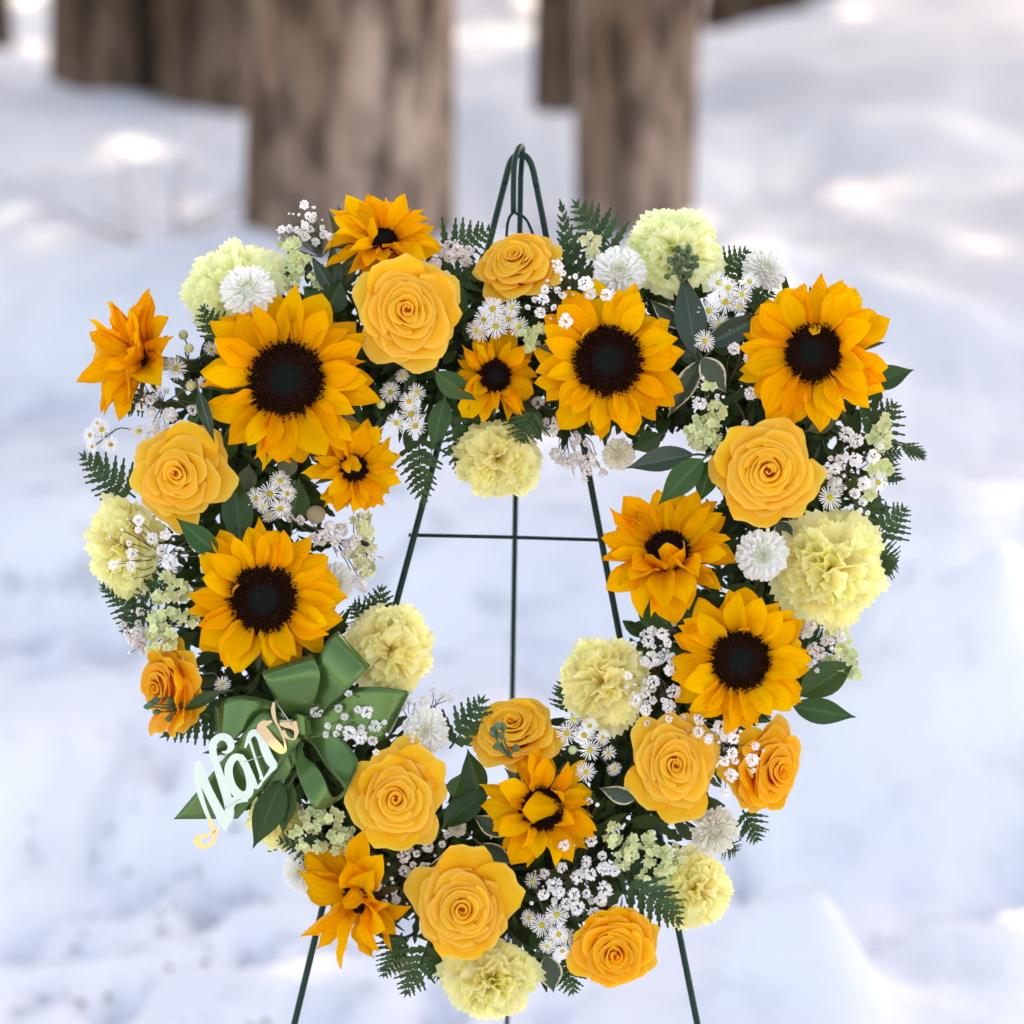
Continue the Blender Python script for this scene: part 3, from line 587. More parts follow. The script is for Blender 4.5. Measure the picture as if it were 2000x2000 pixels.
# ------------------------------------------------------------------ carnations
def car_petal(seed, m):
    q = random.Random(seed); ph = q.random() * 6; am = q.uniform(.07, .16); k1 = q.uniform(3.5, 7.5); bk = q.uniform(-.05, .45)
    def fn(u, v):
        e = 1 - .26 * u * u + .04 * (1 if round((u + 1) * 10) % 2 else -1) * (1 if v > .99 else 0) + .05 * math.sin(u * 5 + ph)
        ww = .05 + .60 * v ** 1.1; y = v * e
        return (u * ww, y - .12 * v * v * u * u, am * v * v * math.sin(u * k1 + ph) + .045 * v ** 3 * math.sin(u * 12 + ph) - bk * v ** 3)
    return grid('petal', fn, 21, 8, m)
CPY = [car_petal(k, 'carnation_petal') for k in range(9)]; CPG = [car_petal(k + 40, 'carnation_green') for k in range(9)]
def carnation(label, px, py, d, r, ax=0, ay=0, n=58, green=False, sx=1., sy=1., flat=.72):
    t = thing('carnation', label, 'carnation', frame_z(W(px, py, d), nrm(ax, ay), 0), 'pale yellow carnations in the wreath'); s = r * S * .91
    for i in range(n):
        fr = (i + .5) / n; th = math.acos(1 - fr * 1.14); az = i * 2.39996 + R.gauss(0, .2); dr_ = Vector((math.sin(th) * math.cos(az) * sx, math.sin(th) * math.sin(az) * sy, math.cos(th) * flat + .05))
        L_ = s * (R.uniform(.82, 1.06) if fr < .75 else R.uniform(.92, 1.2)) * dr_.length; z = Vector((0, 0, 1)) - dr_.normalized() * dr_.normalized().z
        if z.length < .15: z = Vector((R.gauss(0, 1), R.gauss(0, 1), .1))
        z = z.normalized(); tw = R.gauss(0, .9 if fr < .6 else .35); z = Matrix.Rotation(tw, 3, dr_) @ z
        M = frame_y(Vector((0, 0, 0)) + dr_ * s * .02, dr_, z, L_, s * R.uniform(.75, 1.0) * (.7 if fr < .35 else 1 if fr < .75 else 1.25), s)
        part('petal', R.choice(CPG if green else CPY), t, M)
    tb = Tubes(); tb.add([(0, 0, -.12 * s), (0, 0, -.25 * s), (0, 0, -.5 * s), (0, .1 * s, -1.1 * s)], s * .2, 8, s * .08); part('calyx', tb.mesh('calyx', 'stem'), t)
carnation('greenish pale carnation at the upper left behind a white pompon', 458, 566, .0, 102, -.25, .5, green=True)
carnation('greenish pale carnation on the upper right edge behind green buds', 1318, 490, .0, 98, .1, .55, green=True, sy=.85)
carnation('pale yellow carnation hanging into the heart opening at the top', 972, 896, .01, 90, .0, -.45, sy=.85)
carnation('pale yellow carnation at the left edge under baby\'s breath', 245, 1066, -.005, 92, -.7, -.05, sx=.9, sy=1.15)
carnation('pale yellow carnation beside the upper right bow loop', 762, 1268, .02, 86, .2, -.05)
carnation('pale yellow carnation at the inner right above a daisy cluster', 1178, 1334, .025, 88, -.3, -.05, sy=1.1)
carnation('largest pale yellow carnation on the right edge beside the round pompon', 1618, 1110, .018, 108, .25, .0, sy=1.08)
carnation('pale yellow carnation at the lower right edge above the easel leg', 1358, 1736, .0, 74, .55, -.1, sy=1.1)
carnation('pale yellow carnation at the very bottom of the wreath', 960, 1912, .01, 92, -.05, -.55, sx=1.05, sy=.85)
carnation('mostly hidden pale carnation behind dark leaves below the bow', 540, 1602, -.015, 58, -.2, -.3)

# ------------------------------------------------------------------ pompon mums
def mum_mesh(name, m, n=230, seed=1):
    q = random.Random(seed); v = []; f = []; uv = []
    for i in range(n):
        fr = (i + .5) / n; th = .10 + 1.72 * fr ** .62 + q.gauss(0, .045); az = i * 2.39996 + q.gauss(0, .10); L_ = .50 + .50 * min(1, th / .9); L_ *= q.uniform(.88, 1.06)
        dr_ = Vector((math.sin(th) * math.cos(az), math.sin(th) * math.sin(az), math.cos(th) * .8)); tg = Vector((-math.sin(az), math.cos(az), 0)); up = dr_.cross(tg)
        if up.z < 0: up = -up
        wd = .048 + .026 * fr; c = len(v); z0 = Vector((0, 0, -.1))
        for s, ww, lift in ((.35, .5, .0), (.65, 1, .02), (.9, 1.15, .03), (1.0, .7, .07)):
            for u in (-1, 0, 1):
                p = z0 + dr_ * (L_ * s) + tg * (u * wd * ww) + up * (lift + .035 * u * u * ww); v.append(p); uv.append((u * .5 + .5, min(1, s * (.25 + .9 * fr ** .4))))
        for j in range(3):
            for u in range(2): a = c + j * 3 + u; f.append((a, a + 1, a + 4, a + 3))
    c = len(v)
    for j in range(6):
        a = 1.9 * j / 5
        for k in range(14): v.append((.40 * math.sin(a) * math.cos(k * .4488), .40 * math.sin(a) * math.sin(k * .4488), -.1 + .36 * math.cos(a))); uv.append((.5, .35 + .1 * j))
    for j in range(5):
        for k in range(14): a = c + j * 14; f.append((a + k, a + 14 + k, a + 14 + (k + 1) % 14, a + (k + 1) % 14))
    return mesh(name, v, f, m, uv)
MUMW = [mum_mesh('petals', 'mum_white', 230, 1), mum_mesh('petals', 'mum_white', 260, 2)]; MUMC = mum_mesh('petals', 'mum_cream', 230, 3)
SEPB = mesh('calyx', [(0, 0, -.55)] + [(.5 * math.cos(k * .785), .5 * math.sin(k * .785), -.12) for k in range(8)], [(0, 1 + (k + 1) % 8, 1 + k) for k in range(8)], 'stem')
def mum(label, px, py, d, r, ax=0, ay=0, me=None, sx=1., sy=1.):
    s = r * S; t = thing('pompon_mum', label, 'chrysanthemum', frame_z(W(px, py, d), nrm(ax, ay), R.random() * 6, 1), 'white pompon chrysanthemums'); k = Matrix.Diagonal((s * sx, s * sy, s, 1))
    p = part('petals', me or R.choice(MUMW), t, k, 'stuff'); part('calyx', SEPB, t, k)
    tb = Tubes(); tb.add([(0, 0, -s * .4), (0, 0, -s * 1.3)], s * .1, 6); part('stem', tb.mesh('stem', 'stem'), t)
mum('white pompon mum in front of the upper left carnation', 484, 566, .062, 54, -.05, .55)
mum('white pompon mum above the large sunflower near the top middle', 1209, 532, .035, 53, .0, .35)
mum('white pompon mum left of the tall corner sunflower at the top right edge', 1494, 526, .0, 46, .3, .6)
mum('round frontal white pompon mum between the right rose and largest carnation', 1489, 1084, .055, 51, .02, .0)
mum('white pompon mum peeking out behind the sunflower above the bow', 655, 1138, .012, 40, .5, .0)
mum('white pompon mum between the bow and the inner bottom fern', 831, 1427, .04, 46, .0, .0)
mum('cream pompon mum between two lower right roses', 1396, 1624, .03, 49, .35, -.25, MUMC)
mum('white pompon mum behind the ragged lower left sunflower', 590, 1703, -.01, 42, -.5, .1)
mum('cream pompon mum at the inner top beside a long leaf', 1208, 888, .0, 34, .0, -.4, MUMC)
mum('small withered pompon right of the rose below the bow', 893, 1616, .025, 19, .3, .3, MUMC)
mum('faint cream pompon behind ferns at the bottom left', 785, 1882, -.03, 24, -.3, -.4, MUMC)

# ------------------------------------------------------------------ white aster sprigs
def aster_mesh(seed, n):
    q = random.Random(seed); v = []; f = []; uv = []
    for i in range(n):
        th = 6.2832 * i / n + q.uniform(-.07, .07); L_ = q.uniform(.82, 1.04); up = q.uniform(-.05, .22); c = len(v); cs, sn = math.cos(th), math.sin(th); wd = q.uniform(.038, .052)
        for r, ww in ((.22, .6), (.6, 1), (.92, .95), (1.0, .35)):
            rr = .22 + (L_ - .22) * (r - .22) / .78
            for u in (-1, 1): v.append((rr * cs - u * wd * ww * sn, rr * sn + u * wd * ww * cs, up * r * r + (.02 if i % 2 else 0))); uv.append((u * .5 + .5, r))
        for j in range(3): a = c + 2 * j; f.append((a, a + 1, a + 3, a + 2))
    return mesh('flower_head', v, f, 'aster_white', uv)
AST = [aster_mesh(k, n) for k, n in ((1, 28), (2, 30), (3, 25), (4, 22))]
v = [(0, 0, .17)]; f = []
for r, z in ((.13, .15), (.23, .08), (.27, -.02)):
    for k in range(12): v.append((r * math.cos(k * .5236), r * math.sin(k * .5236), z + (.02 if k % 2 else 0)))
for k in range(12): f.append((0, 1 + k, 1 + (k + 1) % 12)); f += [(1 + 12 * j + k, 13 + 12 * j + k, 13 + 12 * j + (k + 1) % 12, 1 + 12 * j + (k + 1) % 12) for j in (0, 1)]
ADISC = mesh('disc', v, f, 'aster_yellow')
def ball(name, m, n=8, rows=5, sq=1.0):
    v = [(0, 0, sq)]; f = []
    for j in range(1, rows):
        a = math.pi * j / rows
        for i in range(n): v.append((math.sin(a) * math.cos(6.2832 * i / n), math.sin(a) * math.sin(6.2832 * i / n), sq * math.cos(a)))
    v.append((0, 0, -sq)); e = len(v) - 1
    for i in range(n): f.append((0, 1 + i, 1 + (i + 1) % n)); f.append((e, 1 + (rows - 2) * n + (i + 1) % n, 1 + (rows - 2) * n + i))
    for j in range(rows - 2):
        for i in range(n): a = 1 + j * n; f.append((a + i, a + n + i, a + n + (i + 1) % n, a + (i + 1) % n))
    return mesh(name, v, f, m)
ABUD = ball('bud', 'statice', 8, 5, 1.1)
def spray_stems(t, root, heads, r, m, bend=.3):
    tb = Tubes(); ti = t.matrix_world.inverted()
    for p in heads:
        mid = root.lerp(p, .55) - AN * .008 + AX * R.gauss(0, .003) + AU * R.gauss(0, .003)
        tb.add([ti @ q for q in smooth_path([root - AN * .02, mid, p], 3)], r, 4, r * .7, cap=False)
    part('stem', tb.mesh('stem', m), t)
def aster(label, heads, d=.03, root=None):
    cx = sum(h[0] for h in heads) / len(heads); cy = sum(h[1] for h in heads) / len(heads)
    t = thing('aster_sprig', label, 'daisies', Matrix.Translation(W(cx, cy, d - .03)), 'sprigs of small white daisies'); ti = t.matrix_world.inverted(); P = []
    for h in heads:
        ax, ay = (h[3], h[4]) if len(h) > 3 else (R.gauss(0, .18) + (h[0] - cx) * .006, R.gauss(0, .18) - (h[1] - cy) * .006)
        dd = d + R.uniform(-.006, .006); p = W(h[0], h[1], dd); s = h[2] * S; P.append(p)
        M = ti @ frame_z(p, nrm(ax, ay), R.random() * 6, s)
        if h[2] <= 11: part('bud', ABUD, t, M)
        else: part('disc', ADISC, part('flower_head', R.choice(AST), t, M), Matrix.Identity(4))
    spray_stems(t, W(cx, cy + (0 if root is None else root), d - .045), P, .0009, 'stem')
aster('daisy cluster under the upward-tilted rose near the top middle', [(963, 603, 26), (945, 624, 21), (968, 637, 26), (993, 623, 23), (1000, 601, 19), (931, 645, 22, -.5, -.3), (1013, 638, 22, .5, -.3), (940, 650, 20, -.2, -.6)], .045)
aster('daisy cluster right of the largest sunflower', [(763, 766, 22), (814, 766, 20, .5, .3), (799, 784, 22), (803, 808, 27), (775, 826, 22, -.3, -.3), (811, 832, 24), (744, 790, 9), (786, 735, 16)], .03)
aster('daisy cluster between two upper right sunflowers', [(1404, 552, 24), (1422, 562, 22), (1449, 575, 21, .4, 0), (1417, 590, 25), (1385, 607, 24, -.4, 0), (1407, 634, 24), (1377, 666, 23), (1464, 550, 20), (1443, 599, 18)], .035)
aster('single daisy and neighbour at the right of the right rose', [(1621, 972, 27, .35, 0), (1715, 942, 23, .4, -.1), (1632, 950, 20, .5, .6)], .02)
aster('daisies and buds between the side-facing sunflower and the largest sunflower', [(344, 719, 25), (412, 682, 17, .3, .5), (358, 654, 10), (369, 680, 10), (373, 753, 11), (328, 712, 16, -.5, .2)], .015)
aster('side-facing daisies on the left edge above the left rose', [(199, 839, 22, -.5, .2), (216, 868, 19, .1, -.3), (176, 850, 20, -1., .1), (180, 872, 16, -.9, -.4), (271, 843, 22, -.3, .9), (190, 826, 14, -.6, .8)], .0)
aster('thin-petalled daisy cluster under the largest sunflower at the left arm', [(527, 964, 26), (547, 939, 22, .2, .4), (561, 964, 19, .4, 0), (548, 993, 23, .2, -.4), (500, 973, 22, -.5, 0), (514, 989, 15, -.3, -.4), (525, 1008, 15, 0, -.6)], .035)
aster('two lone daisies between the profile rose and the bow', [(360, 1301, 18, -.6, 0), (434, 1336, 19)], .04)
aster('daisy cluster below the inner right carnation', [(1141, 1436, 23), (1152, 1465, 23), (1145, 1508, 22), (1107, 1432, 23, -.3, 0), (1152, 1418, 19, 0, .5), (1119, 1405, 19, -.3, .4), (1177, 1440, 18, .5, 0), (1188, 1470, 18, .6, -.4), (1199, 1501, 16, .3, -.4), (1118, 1465, 9)], .04)
aster('daisy cluster left of the lowest rose at the bottom', [(1058, 1807, 25), (1087, 1787, 24, .2, .3), (1091, 1825, 22), (1078, 1836, 18), (1069, 1848, 17, -.2, -.5), (1107, 1831, 21, .5, 0), (1033, 1793, 18, -.6, 0), (1098, 1857, 18, .2, -.6), (1040, 1720, 18, .3, .3)], .04)

# ------------------------------------------------------------------ baby's breath
def breath_mesh(seed, m):
    q = random.Random(seed); v = []; f = []
    for i in range(22):
        z = 1 - 1.55 * (i + .5) / 22; az = i * 2.39996 + q.uniform(-.3, .3); rr = math.sqrt(max(0, 1 - z * z)); dr_ = Vector((rr * math.cos(az), rr * math.sin(az), z)); a = dr_.orthogonal().normalized(); a = Matrix.Rotation(q.random() * 6, 3, dr_) @ a; b_ = dr_.cross(a)
        L_ = q.uniform(.8, 1.05); c = len(v); w1 = q.uniform(.28, .40)
        v += [dr_ * .3, dr_ * L_ * .8 + a * w1, dr_ * L_ + b_ * .18 * q.choice((-1, 1)), dr_ * L_ * .8 - a * w1, dr_ * L_ * .72 + b_ * .25]
        f += [(c, c + 1, c + 4), (c + 1, c + 2, c + 4), (c + 4, c + 2, c + 3), (c, c + 4, c + 3)]
    return mesh('floret', v, f, m, smooth=False)
BW = [breath_mesh(k, 'breath_white') for k in range(5)]; BP = [breath_mesh(k + 9, 'breath_pink') for k in range(4)]
BBUD = ball('bud', 'breath_white', 6, 4, 1.1)
def breath(label, pts, sc_, off, d=.03, pink=False, stem='twig_stem', root=None):
    P2 = [(off[0] + x / sc_, off[1] + y / sc_, r) for x, y, r in pts]
    cx = sum(p[0] for p in P2) / len(P2); cy = sum(p[1] for p in P2) / len(P2)
    if root: cx, cy = root
    t = thing('babys_breath_sprig', label, "baby's breath", Matrix.Translation(W(cx, cy, d - .03)), "sprigs of baby's breath"); ti = t.matrix_world.inverted(); P = []
    for x, y, r in P2:
        p = W(x, y, d + R.uniform(-.008, .008)); P.append(p); n_ = nrm(R.gauss(0, .5), R.gauss(0, .5))
        if r <= 5: part('bud', BBUD, t, ti @ frame_z(p, n_, 0, r * S * .9))
        else: part('floret', R.choice(BP if pink else BW), t, ti @ frame_z(p, n_, R.random() * 6, r * S * 1.08))
    for x, y, r in list(P2):
        if r >= 8 and R.random() < .75:
            a = R.random() * 6.28; q = R.uniform(14, 26); p = W(x + q * math.cos(a), y + q * math.sin(a), d + R.uniform(-.012, .006)); P.append(p)
            if R.random() < .55: part('bud', BBUD, t, ti @ frame_z(p, AN, 0, R.uniform(2.2, 4) * S))
            else: part('floret', R.choice(BP if pink else BW), t, ti @ frame_z(p, nrm(R.gauss(0, .6), R.gauss(0, .6)), R.random() * 6, R.uniform(6, 9) * S))
    spray_stems(t, W(cx, cy, d - .04), P, .00055, stem)
breath("baby's breath standing up against the broad trunk at the top left", [(290, 160, 10), (330, 275, 8), (375, 310, 9), (395, 265, 6), (55, 420, 9), (135, 415, 9), (215, 425, 8), (300, 490, 11), (300, 380, 9), (490, 470, 10), (565, 500, 9), (410, 550, 9), (480, 400, 6), (235, 265, 4), (175, 258, 3), (130, 255, 3), (395, 190, 4), (480, 320, 3), (250, 450, 8), (350, 420, 8)], 5.367, (540, 370), -.01, False, 'stem', (625, 500))
breath("pinkish baby's breath between the top sunflower and the easel", [(1540, 660, 11), (1740, 640, 15), (1830, 700, 16), (1660, 790, 16), (1900, 640, 15), (1510, 760, 12), (1770, 910, 13), (1960, 700, 14), (2020, 640, 12), (1880, 560, 7), (2000, 760, 12)], 5.367, (540, 370), -.01, True)
breath("baby's breath spread over the tilted rose near the easel top", [(1110, 1310, 13), (1160, 1370, 7), (1275, 1400, 6), (1220, 1410, 4), (1140, 1430, 4), (990, 1520, 9), (965, 1615, 13), (1155, 1580, 8), (825, 1690, 6), (1070, 1695, 7), (945, 1745, 12), (1215, 1510, 4), (1370, 1470, 16), (1415, 1570, 12), (1565, 1575, 13), (1180, 1820, 15), (1010, 1440, 4), (1110, 1510, 3)], 4.83, (860, 250), .075, False, 'twig_stem', (1120, 590))
breath("pinkish baby's breath hanging into the heart opening at the top right", [(1315, 190, 21), (1230, 20, 14), (1490, 270, 14), (1565, 300, 9), (1355, 375, 14), (1460, 430, 17), (1430, 440, 13), (1585, 410, 14), (1570, 490, 13), (1680, 510, 11), (1480, 530, 4), (1540, 440, 10), (1500, 390, 12), (1400, 420, 11)], 3.5127, (700, 780), .0, True, 'twig_stem', (1110, 830))
breath("baby's breath under the side-facing sunflower at the left", [(557, 1390, 8), (660, 1470, 12), (720, 1490, 8), (620, 1550, 11), (565, 1590, 11), (630, 1630, 13), (750, 1640, 16), (890, 1610, 12), (670, 1680, 7), (650, 1730, 13), (535, 1500, 4), (590, 1495, 4), (960, 1430, 14), (860, 1700, 7)], 3.22, (100, 300), .02)
breath("baby's breath over the left edge carnation", [(630, 1140, 12), (755, 1310, 13), (885, 1275, 12), (570, 1460, 13), (560, 1570, 11), (385, 1560, 10), (445, 1530, 6), (845, 1430, 11), (915, 1530, 16), (1180, 1380, 13), (1215, 1475, 5), (960, 1320, 4), (1050, 1415, 4), (985, 1455, 4), (530, 1130, 3), (475, 1230, 4), (360, 1295, 3)], 4.83, (140, 780), .055, False, 'twig_stem', (318, 1090))
breath("pinkish baby's breath at the inner left rim under the small ragged sunflower", [(1205, 445, 9), (1260, 460, 11), (1370, 550, 18), (1480, 510, 16), (1530, 590, 16), (1500, 640, 10), (1590, 810, 15), (1650, 655, 10), (1420, 490, 13), (1330, 570, 13), (1450, 570, 13), (1560, 560, 12)], 2.76, (130, 850), .015, True)
breath("pale baby's breath above the profile rose at the left edge", [(680, 355, 10), (560, 590, 13), (650, 590, 15), (720, 620, 13), (610, 680, 13), (700, 720, 13), (640, 720, 10), (570, 800, 5), (790, 780, 11), (660, 480, 8), (600, 630, 11), (750, 560, 11)], 5.52, (150, 1130), .0, True)
breath("baby's breath scattered over the right loops of the green bow", [(1110, 655, 14), (1355, 520, 8), (1280, 630, 9), (1335, 690, 6), (1425, 640, 8), (1490, 660, 13), (1200, 765, 8), (1285, 775, 7), (1360, 815, 14), (1445, 850, 15), (1555, 770, 13), (1535, 875, 11), (1645, 830, 4)], 3.864, (330, 1220), .06, False, 'stem', (720, 1400))
breath("small baby's breath tips above the white pompon beside the bow", [(1605, 225, 8), (1705, 225, 14), (1755, 145, 8), (1865, 210, 8), (1775, 205, 3), (1560, 260, 9), (1650, 290, 8)], 3.22, (300, 1300), .0, False, 'twig_stem', (810, 1420))
breath("baby's breath right of the right-hand rose beside pale petals", [(960, 1040, 17), (1060, 1110, 16), (1050, 1310, 15), (1240, 1280, 15), (890, 1310, 12), (840, 1410, 13), (750, 1400, 11), (755, 1495, 6), (930, 1485, 5), (1150, 1570, 15), (1050, 1680, 12), (1130, 1770, 10), (1105, 1860, 6), (820, 1560, 11), (870, 1540, 8), (640, 1590, 5)], 5.52, (1480, 660), .03)
breath("loose baby's breath florets left of the tall corner sunflower", [(845, 895, 13), (925, 950, 11), (940, 1155, 15), (645, 1210, 15), (745, 1170, 6), (780, 1175, 4), (660, 1065, 5), (905, 1330, 8)], 2.972, (1150, 380), .045)
breath("dense baby's breath between the inner right carnation and the sunflower", [(575, 855, 11), (555, 905, 15), (630, 870, 13), (655, 915, 10), (570, 1000, 19), (540, 1010, 11), (680, 1000, 13), (665, 1055, 12), (580, 1110, 14), (540, 1165, 12), (685, 1160, 15), (490, 1200, 16), (580, 1205, 9), (545, 1255, 13), (660, 1235, 14), (455, 1080, 10), (635, 950, 4), (660, 1300, 8), (725, 1295, 10), (685, 820, 6), (480, 925, 8)], 2.576, (1050, 900), .05)
breath("baby's breath between the two lower right roses", [(810, 1300, 12), (920, 1340, 15), (970, 1350, 14), (985, 1400, 12), (940, 1390, 10), (810, 1365, 12), (860, 1400, 11), (980, 1470, 12), (940, 1510, 11), (1080, 1505, 14), (975, 1580, 14), (1095, 1435, 9), (945, 1670, 11), (1020, 1360, 4)], 2.576, (1050, 900), .06)
breath("baby's breath in the dark gap under the rose below the bow", [(880, 570, 7), (1340, 660, 14), (1590, 560, 13), (1470, 630, 8), (1735, 530, 8), (1790, 430, 9), (1345, 815, 14), (1040, 965, 13), (1760, 690, 13), (1560, 780, 13), (1415, 1050, 12), (1230, 1030, 8), (1250, 1115, 10), (1205, 890, 5), (1155, 1070, 4), (1175, 740, 4), (1220, 935, 4)], 5.367, (540, 1550), .03)
breath("dense baby's breath under the petal-crossed sunflower at the bottom", [(970, 915, 12), (1115, 890, 13), (1175, 970, 10), (960, 1035, 12), (1090, 1000, 12), (865, 1065, 11), (1045, 1085, 15), (1115, 1070, 13), (1185, 1040, 15), (1240, 1050, 12), (920, 1130, 17), (945, 1170, 13), (860, 1180, 12), (1025, 1175, 13), (1090, 1175, 11), (1185, 1150, 16), (1170, 1210, 13), (985, 1225, 12), (1045, 1250, 15), (1130, 1280, 13), (1105, 675, 8), (1150, 695, 5), (1080, 1335, 5), (795, 1225, 5)], 2.76, (750, 1320), .05)
breath("baby's breath right of the right arm sunflower under the largest carnation", [(780, 1390, 17), (850, 1340, 13), (1005, 1500, 11), (1170, 1450, 13), (880, 1590, 14), (940, 1640, 14), (1070, 1580, 5), (1130, 1670, 6), (830, 1740, 11), (840, 1220, 9), (1060, 1500, 9)], 5.52, (1430, 980), .03, True)

# ------------------------------------------------------------------ pale statice clusters
def statice_mesh(seed, m):
    q = random.Random(seed); v = []; f = []; uv = []; v.append((0, 0, -.1)); uv.append((.5, 0)); n = 15
    for r, z in ((.55, .25), (1.0, .45)):
        for k in range(n):
            a = 6.2832 * k / n; e = r * (1 + .20 * math.sin(a * 5)) * q.uniform(.88, 1.1); v.append((e * math.cos(a), e * math.sin(a), z * q.uniform(.5, 1.3) + .22 * r * math.sin(a * 5 + 1))); uv.append((.5, r))
    for k in range(n): f.append((0, 1 + k, 1 + (k + 1) % n)); f.append((1 + k, 1 + n + k, 1 + n + (k + 1) % n, 1 + (k + 1) % n))
    return mesh('floret', v, f, m, uv)
ST = {m: [statice_mesh(k, m) for k in range(4)] for m in ('statice', 'statice_cream')}
def statice(label, blobs, sc_, off, d=.02, m='statice', fr=9.0):
    P2 = []; q = random.Random(len(label) * 13)
    for bx, by, rx, ry in blobs:
        x0, y0, a, b_ = off[0] + bx / sc_, off[1] + by / sc_, rx / sc_, ry / sc_
        for k in range(max(3, int(a * b_ * 3.14 / (fr * fr * 1.35)))):
            rr = math.sqrt(q.random()); th = k * 2.39996; P2.append((x0 + a * rr * math.cos(th), y0 + b_ * rr * math.sin(th), 1 - rr))
    cx = sum(p[0] for p in P2) / len(P2); cy = sum(p[1] for p in P2) / len(P2)
    t = thing('statice_sprig', label, 'statice', Matrix.Translation(W(cx, cy, d - .02)), 'pale yellow-green statice sprigs'); ti = t.matrix_world.inverted(); P = []
    for x, y, c in P2:
        p = W(x, y, d + c * .014 + q.uniform(-.004, .004)); P.append(p); part('floret', q.choice(ST[m]), t, ti @ frame_z(p, nrm(q.gauss(0, .5), q.gauss(0, .5)), q.random() * 6, fr * S * q.uniform(.85, 1.15)))
    spray_stems(t, W(cx, cy, d - .05), P, .0008, 'stem')
statice('pale statice at the top left beside the standing baby\'s breath', [(130, 580, 100, 80), (180, 720, 90, 80), (310, 720, 60, 55), (210, 840, 90, 60), (170, 980, 80, 80), (370, 930, 60, 50), (440, 1000, 55, 50)], 5.367, (540, 370), .0)
statice('pale statice left of the sunflower above the bow', [(900, 1680, 70, 60), (1000, 1800, 110, 90), (830, 1870, 70, 60)], 4.83, (140, 780), .03)
statice('pale statice just above the profile rose', [(840, 430, 85, 75), (1000, 380, 90, 70), (830, 560, 80, 70), (980, 600, 90, 95), (820, 720, 60, 60), (1000, 720, 60, 60), (1200, 430, 95, 70)], 5.52, (150, 1130), .03)
statice('pale statice at the inner left rim beside pinkish baby\'s breath', [(1595, 460, 50, 45), (1605, 530, 40, 40), (1625, 600, 35, 35), (1560, 630, 40, 45), (1620, 720, 45, 60), (1580, 690, 40, 40)], 2.76, (130, 850), -.005, 'statice_cream')
statice('wide pale statice under the bow\'s lower loop', [(370, 270, 130, 140), (580, 230, 90, 80), (700, 450, 130, 120), (270, 520, 60, 70), (440, 560, 60, 60), (560, 480, 60, 60), (660, 570, 80, 60), (200, 400, 50, 40)], 5.367, (540, 1550), .02)
statice('pale statice right of the petal-crossed sunflower', [(270, 760, 90, 80), (350, 1000, 90, 90), (460, 850, 80, 120), (250, 640, 70, 35)], 5.52, (1150, 1500), .03, fr=8)
statice('pale statice under the lower right rose beside the edge carnation', [(650, 760, 90, 80), (700, 870, 100, 70), (880, 950, 130, 110), (820, 1090, 100, 90), (640, 1010, 50, 70), (600, 1190, 90, 80), (790, 1200, 70, 70)], 5.52, (1150, 1500), .025, fr=8)
statice('pale statice above left of the right-hand rose', [(690, 1110, 30, 30), (740, 1240, 50, 60), (690, 1330, 80, 60), (640, 1380, 70, 80), (700, 1420, 60, 50), (630, 1460, 35, 30)], 2.972, (1150, 380), .03, 'statice')
statice('pale petal cluster at the right edge behind baby\'s breath', [(1360, 920, 60, 60), (1290, 1050, 100, 80), (1350, 1170, 100, 80), (1250, 1400, 130, 70), (1350, 1400, 70, 80), (1220, 1680, 70, 70)], 5.52, (1480, 660), .0, 'statice', 13)
statice('tiny pale statice right of the daisies near the top middle', [(1460, 1100, 50, 40), (1400, 1150, 50, 50), (1410, 1210, 50, 30)], 3.22, (600, 300), .045)
statice('small pale spike beside the upright fern at the top', [(1780, 540, 55, 40), (1790, 620, 40, 50)], 3.22, (600, 300), .01, 'statice_cream')
statice('pale statice at the right edge beside two long leaves', [(1100, 1400, 60, 50), (1200, 1500, 70, 80), (1170, 1620, 90, 70), (1290, 1680, 60, 70), (1310, 1810, 80, 90), (1040, 1720, 70, 40), (1200, 1860, 70, 60)], 5.52, (1430, 980), .005, 'statice', 11)

# ------------------------------------------------------------------ green bud stems
BUDM = grid('bud', lambda u, v: (math.sin(math.pi * min(.999, v * .9 + .08)) * math.cos(u * math.pi) * (.62 + .05 * math.sin(u * 9.4)), math.sin(math.pi * min(.999, v * .9 + .08)) * math.sin(u * math.pi) * (.62 + .05 * math.sin(u * 9.4)), -1 + 2 * v), 13, 7, 'bud')
def buds(label, pts, r, root, d):
    t = thing('bud_stem', label, 'flower buds', Matrix.Translation(W(root[0], root[1], d)), 'green flower bud stems'); ti = t.matrix_world.inverted(); P = []
    for k, (x, y) in enumerate(pts):
        dd = d + .006 * math.sin(k * 2.1); p = W(x, y, dd); P.append(p); dr_ = (p - W(root[0], root[1], d - .02)).normalized() + AN * R.uniform(.2, .9)
        part('bud', BUDM, t, ti @ frame_z(p, dr_, R.random() * 6, r * S * R.uniform(.9, 1.15)))
    spray_stems(t, W(root[0], root[1], d - .005), P, .0012, 'bud')
buds('knob of green buds in front of the upper right carnation', [(1338 + 16 * math.cos(k * 2.4) * math.sqrt(k / 6), 512 - 20 * math.sin(k * 2.4) * math.sqrt(k / 6)) for k in range(15)] + [(1308, 508), (1303, 540), (1360, 505)], 10, (1336, 545), .03)
buds('green buds lying over the profile rose at the left', [(150 + x / 5.52, 1130 + y / 5.52) for x, y in ((765, 1380), (850, 1310), (860, 1440), (1010, 1330), (990, 1510), (1030, 1400), (1090, 1370), (800, 1350), (1370, 1230))], 10, (400, 1372), .05)
buds('green bud stem in front of the rose at the inner bottom point', [(750 + x / 2.76, 1320 + y / 2.76) for x, y in ((590, 290), (612, 268), (642, 272), (630, 320), (605, 382), (712, 388), (585, 310))], 11, (1000, 1484), .075)
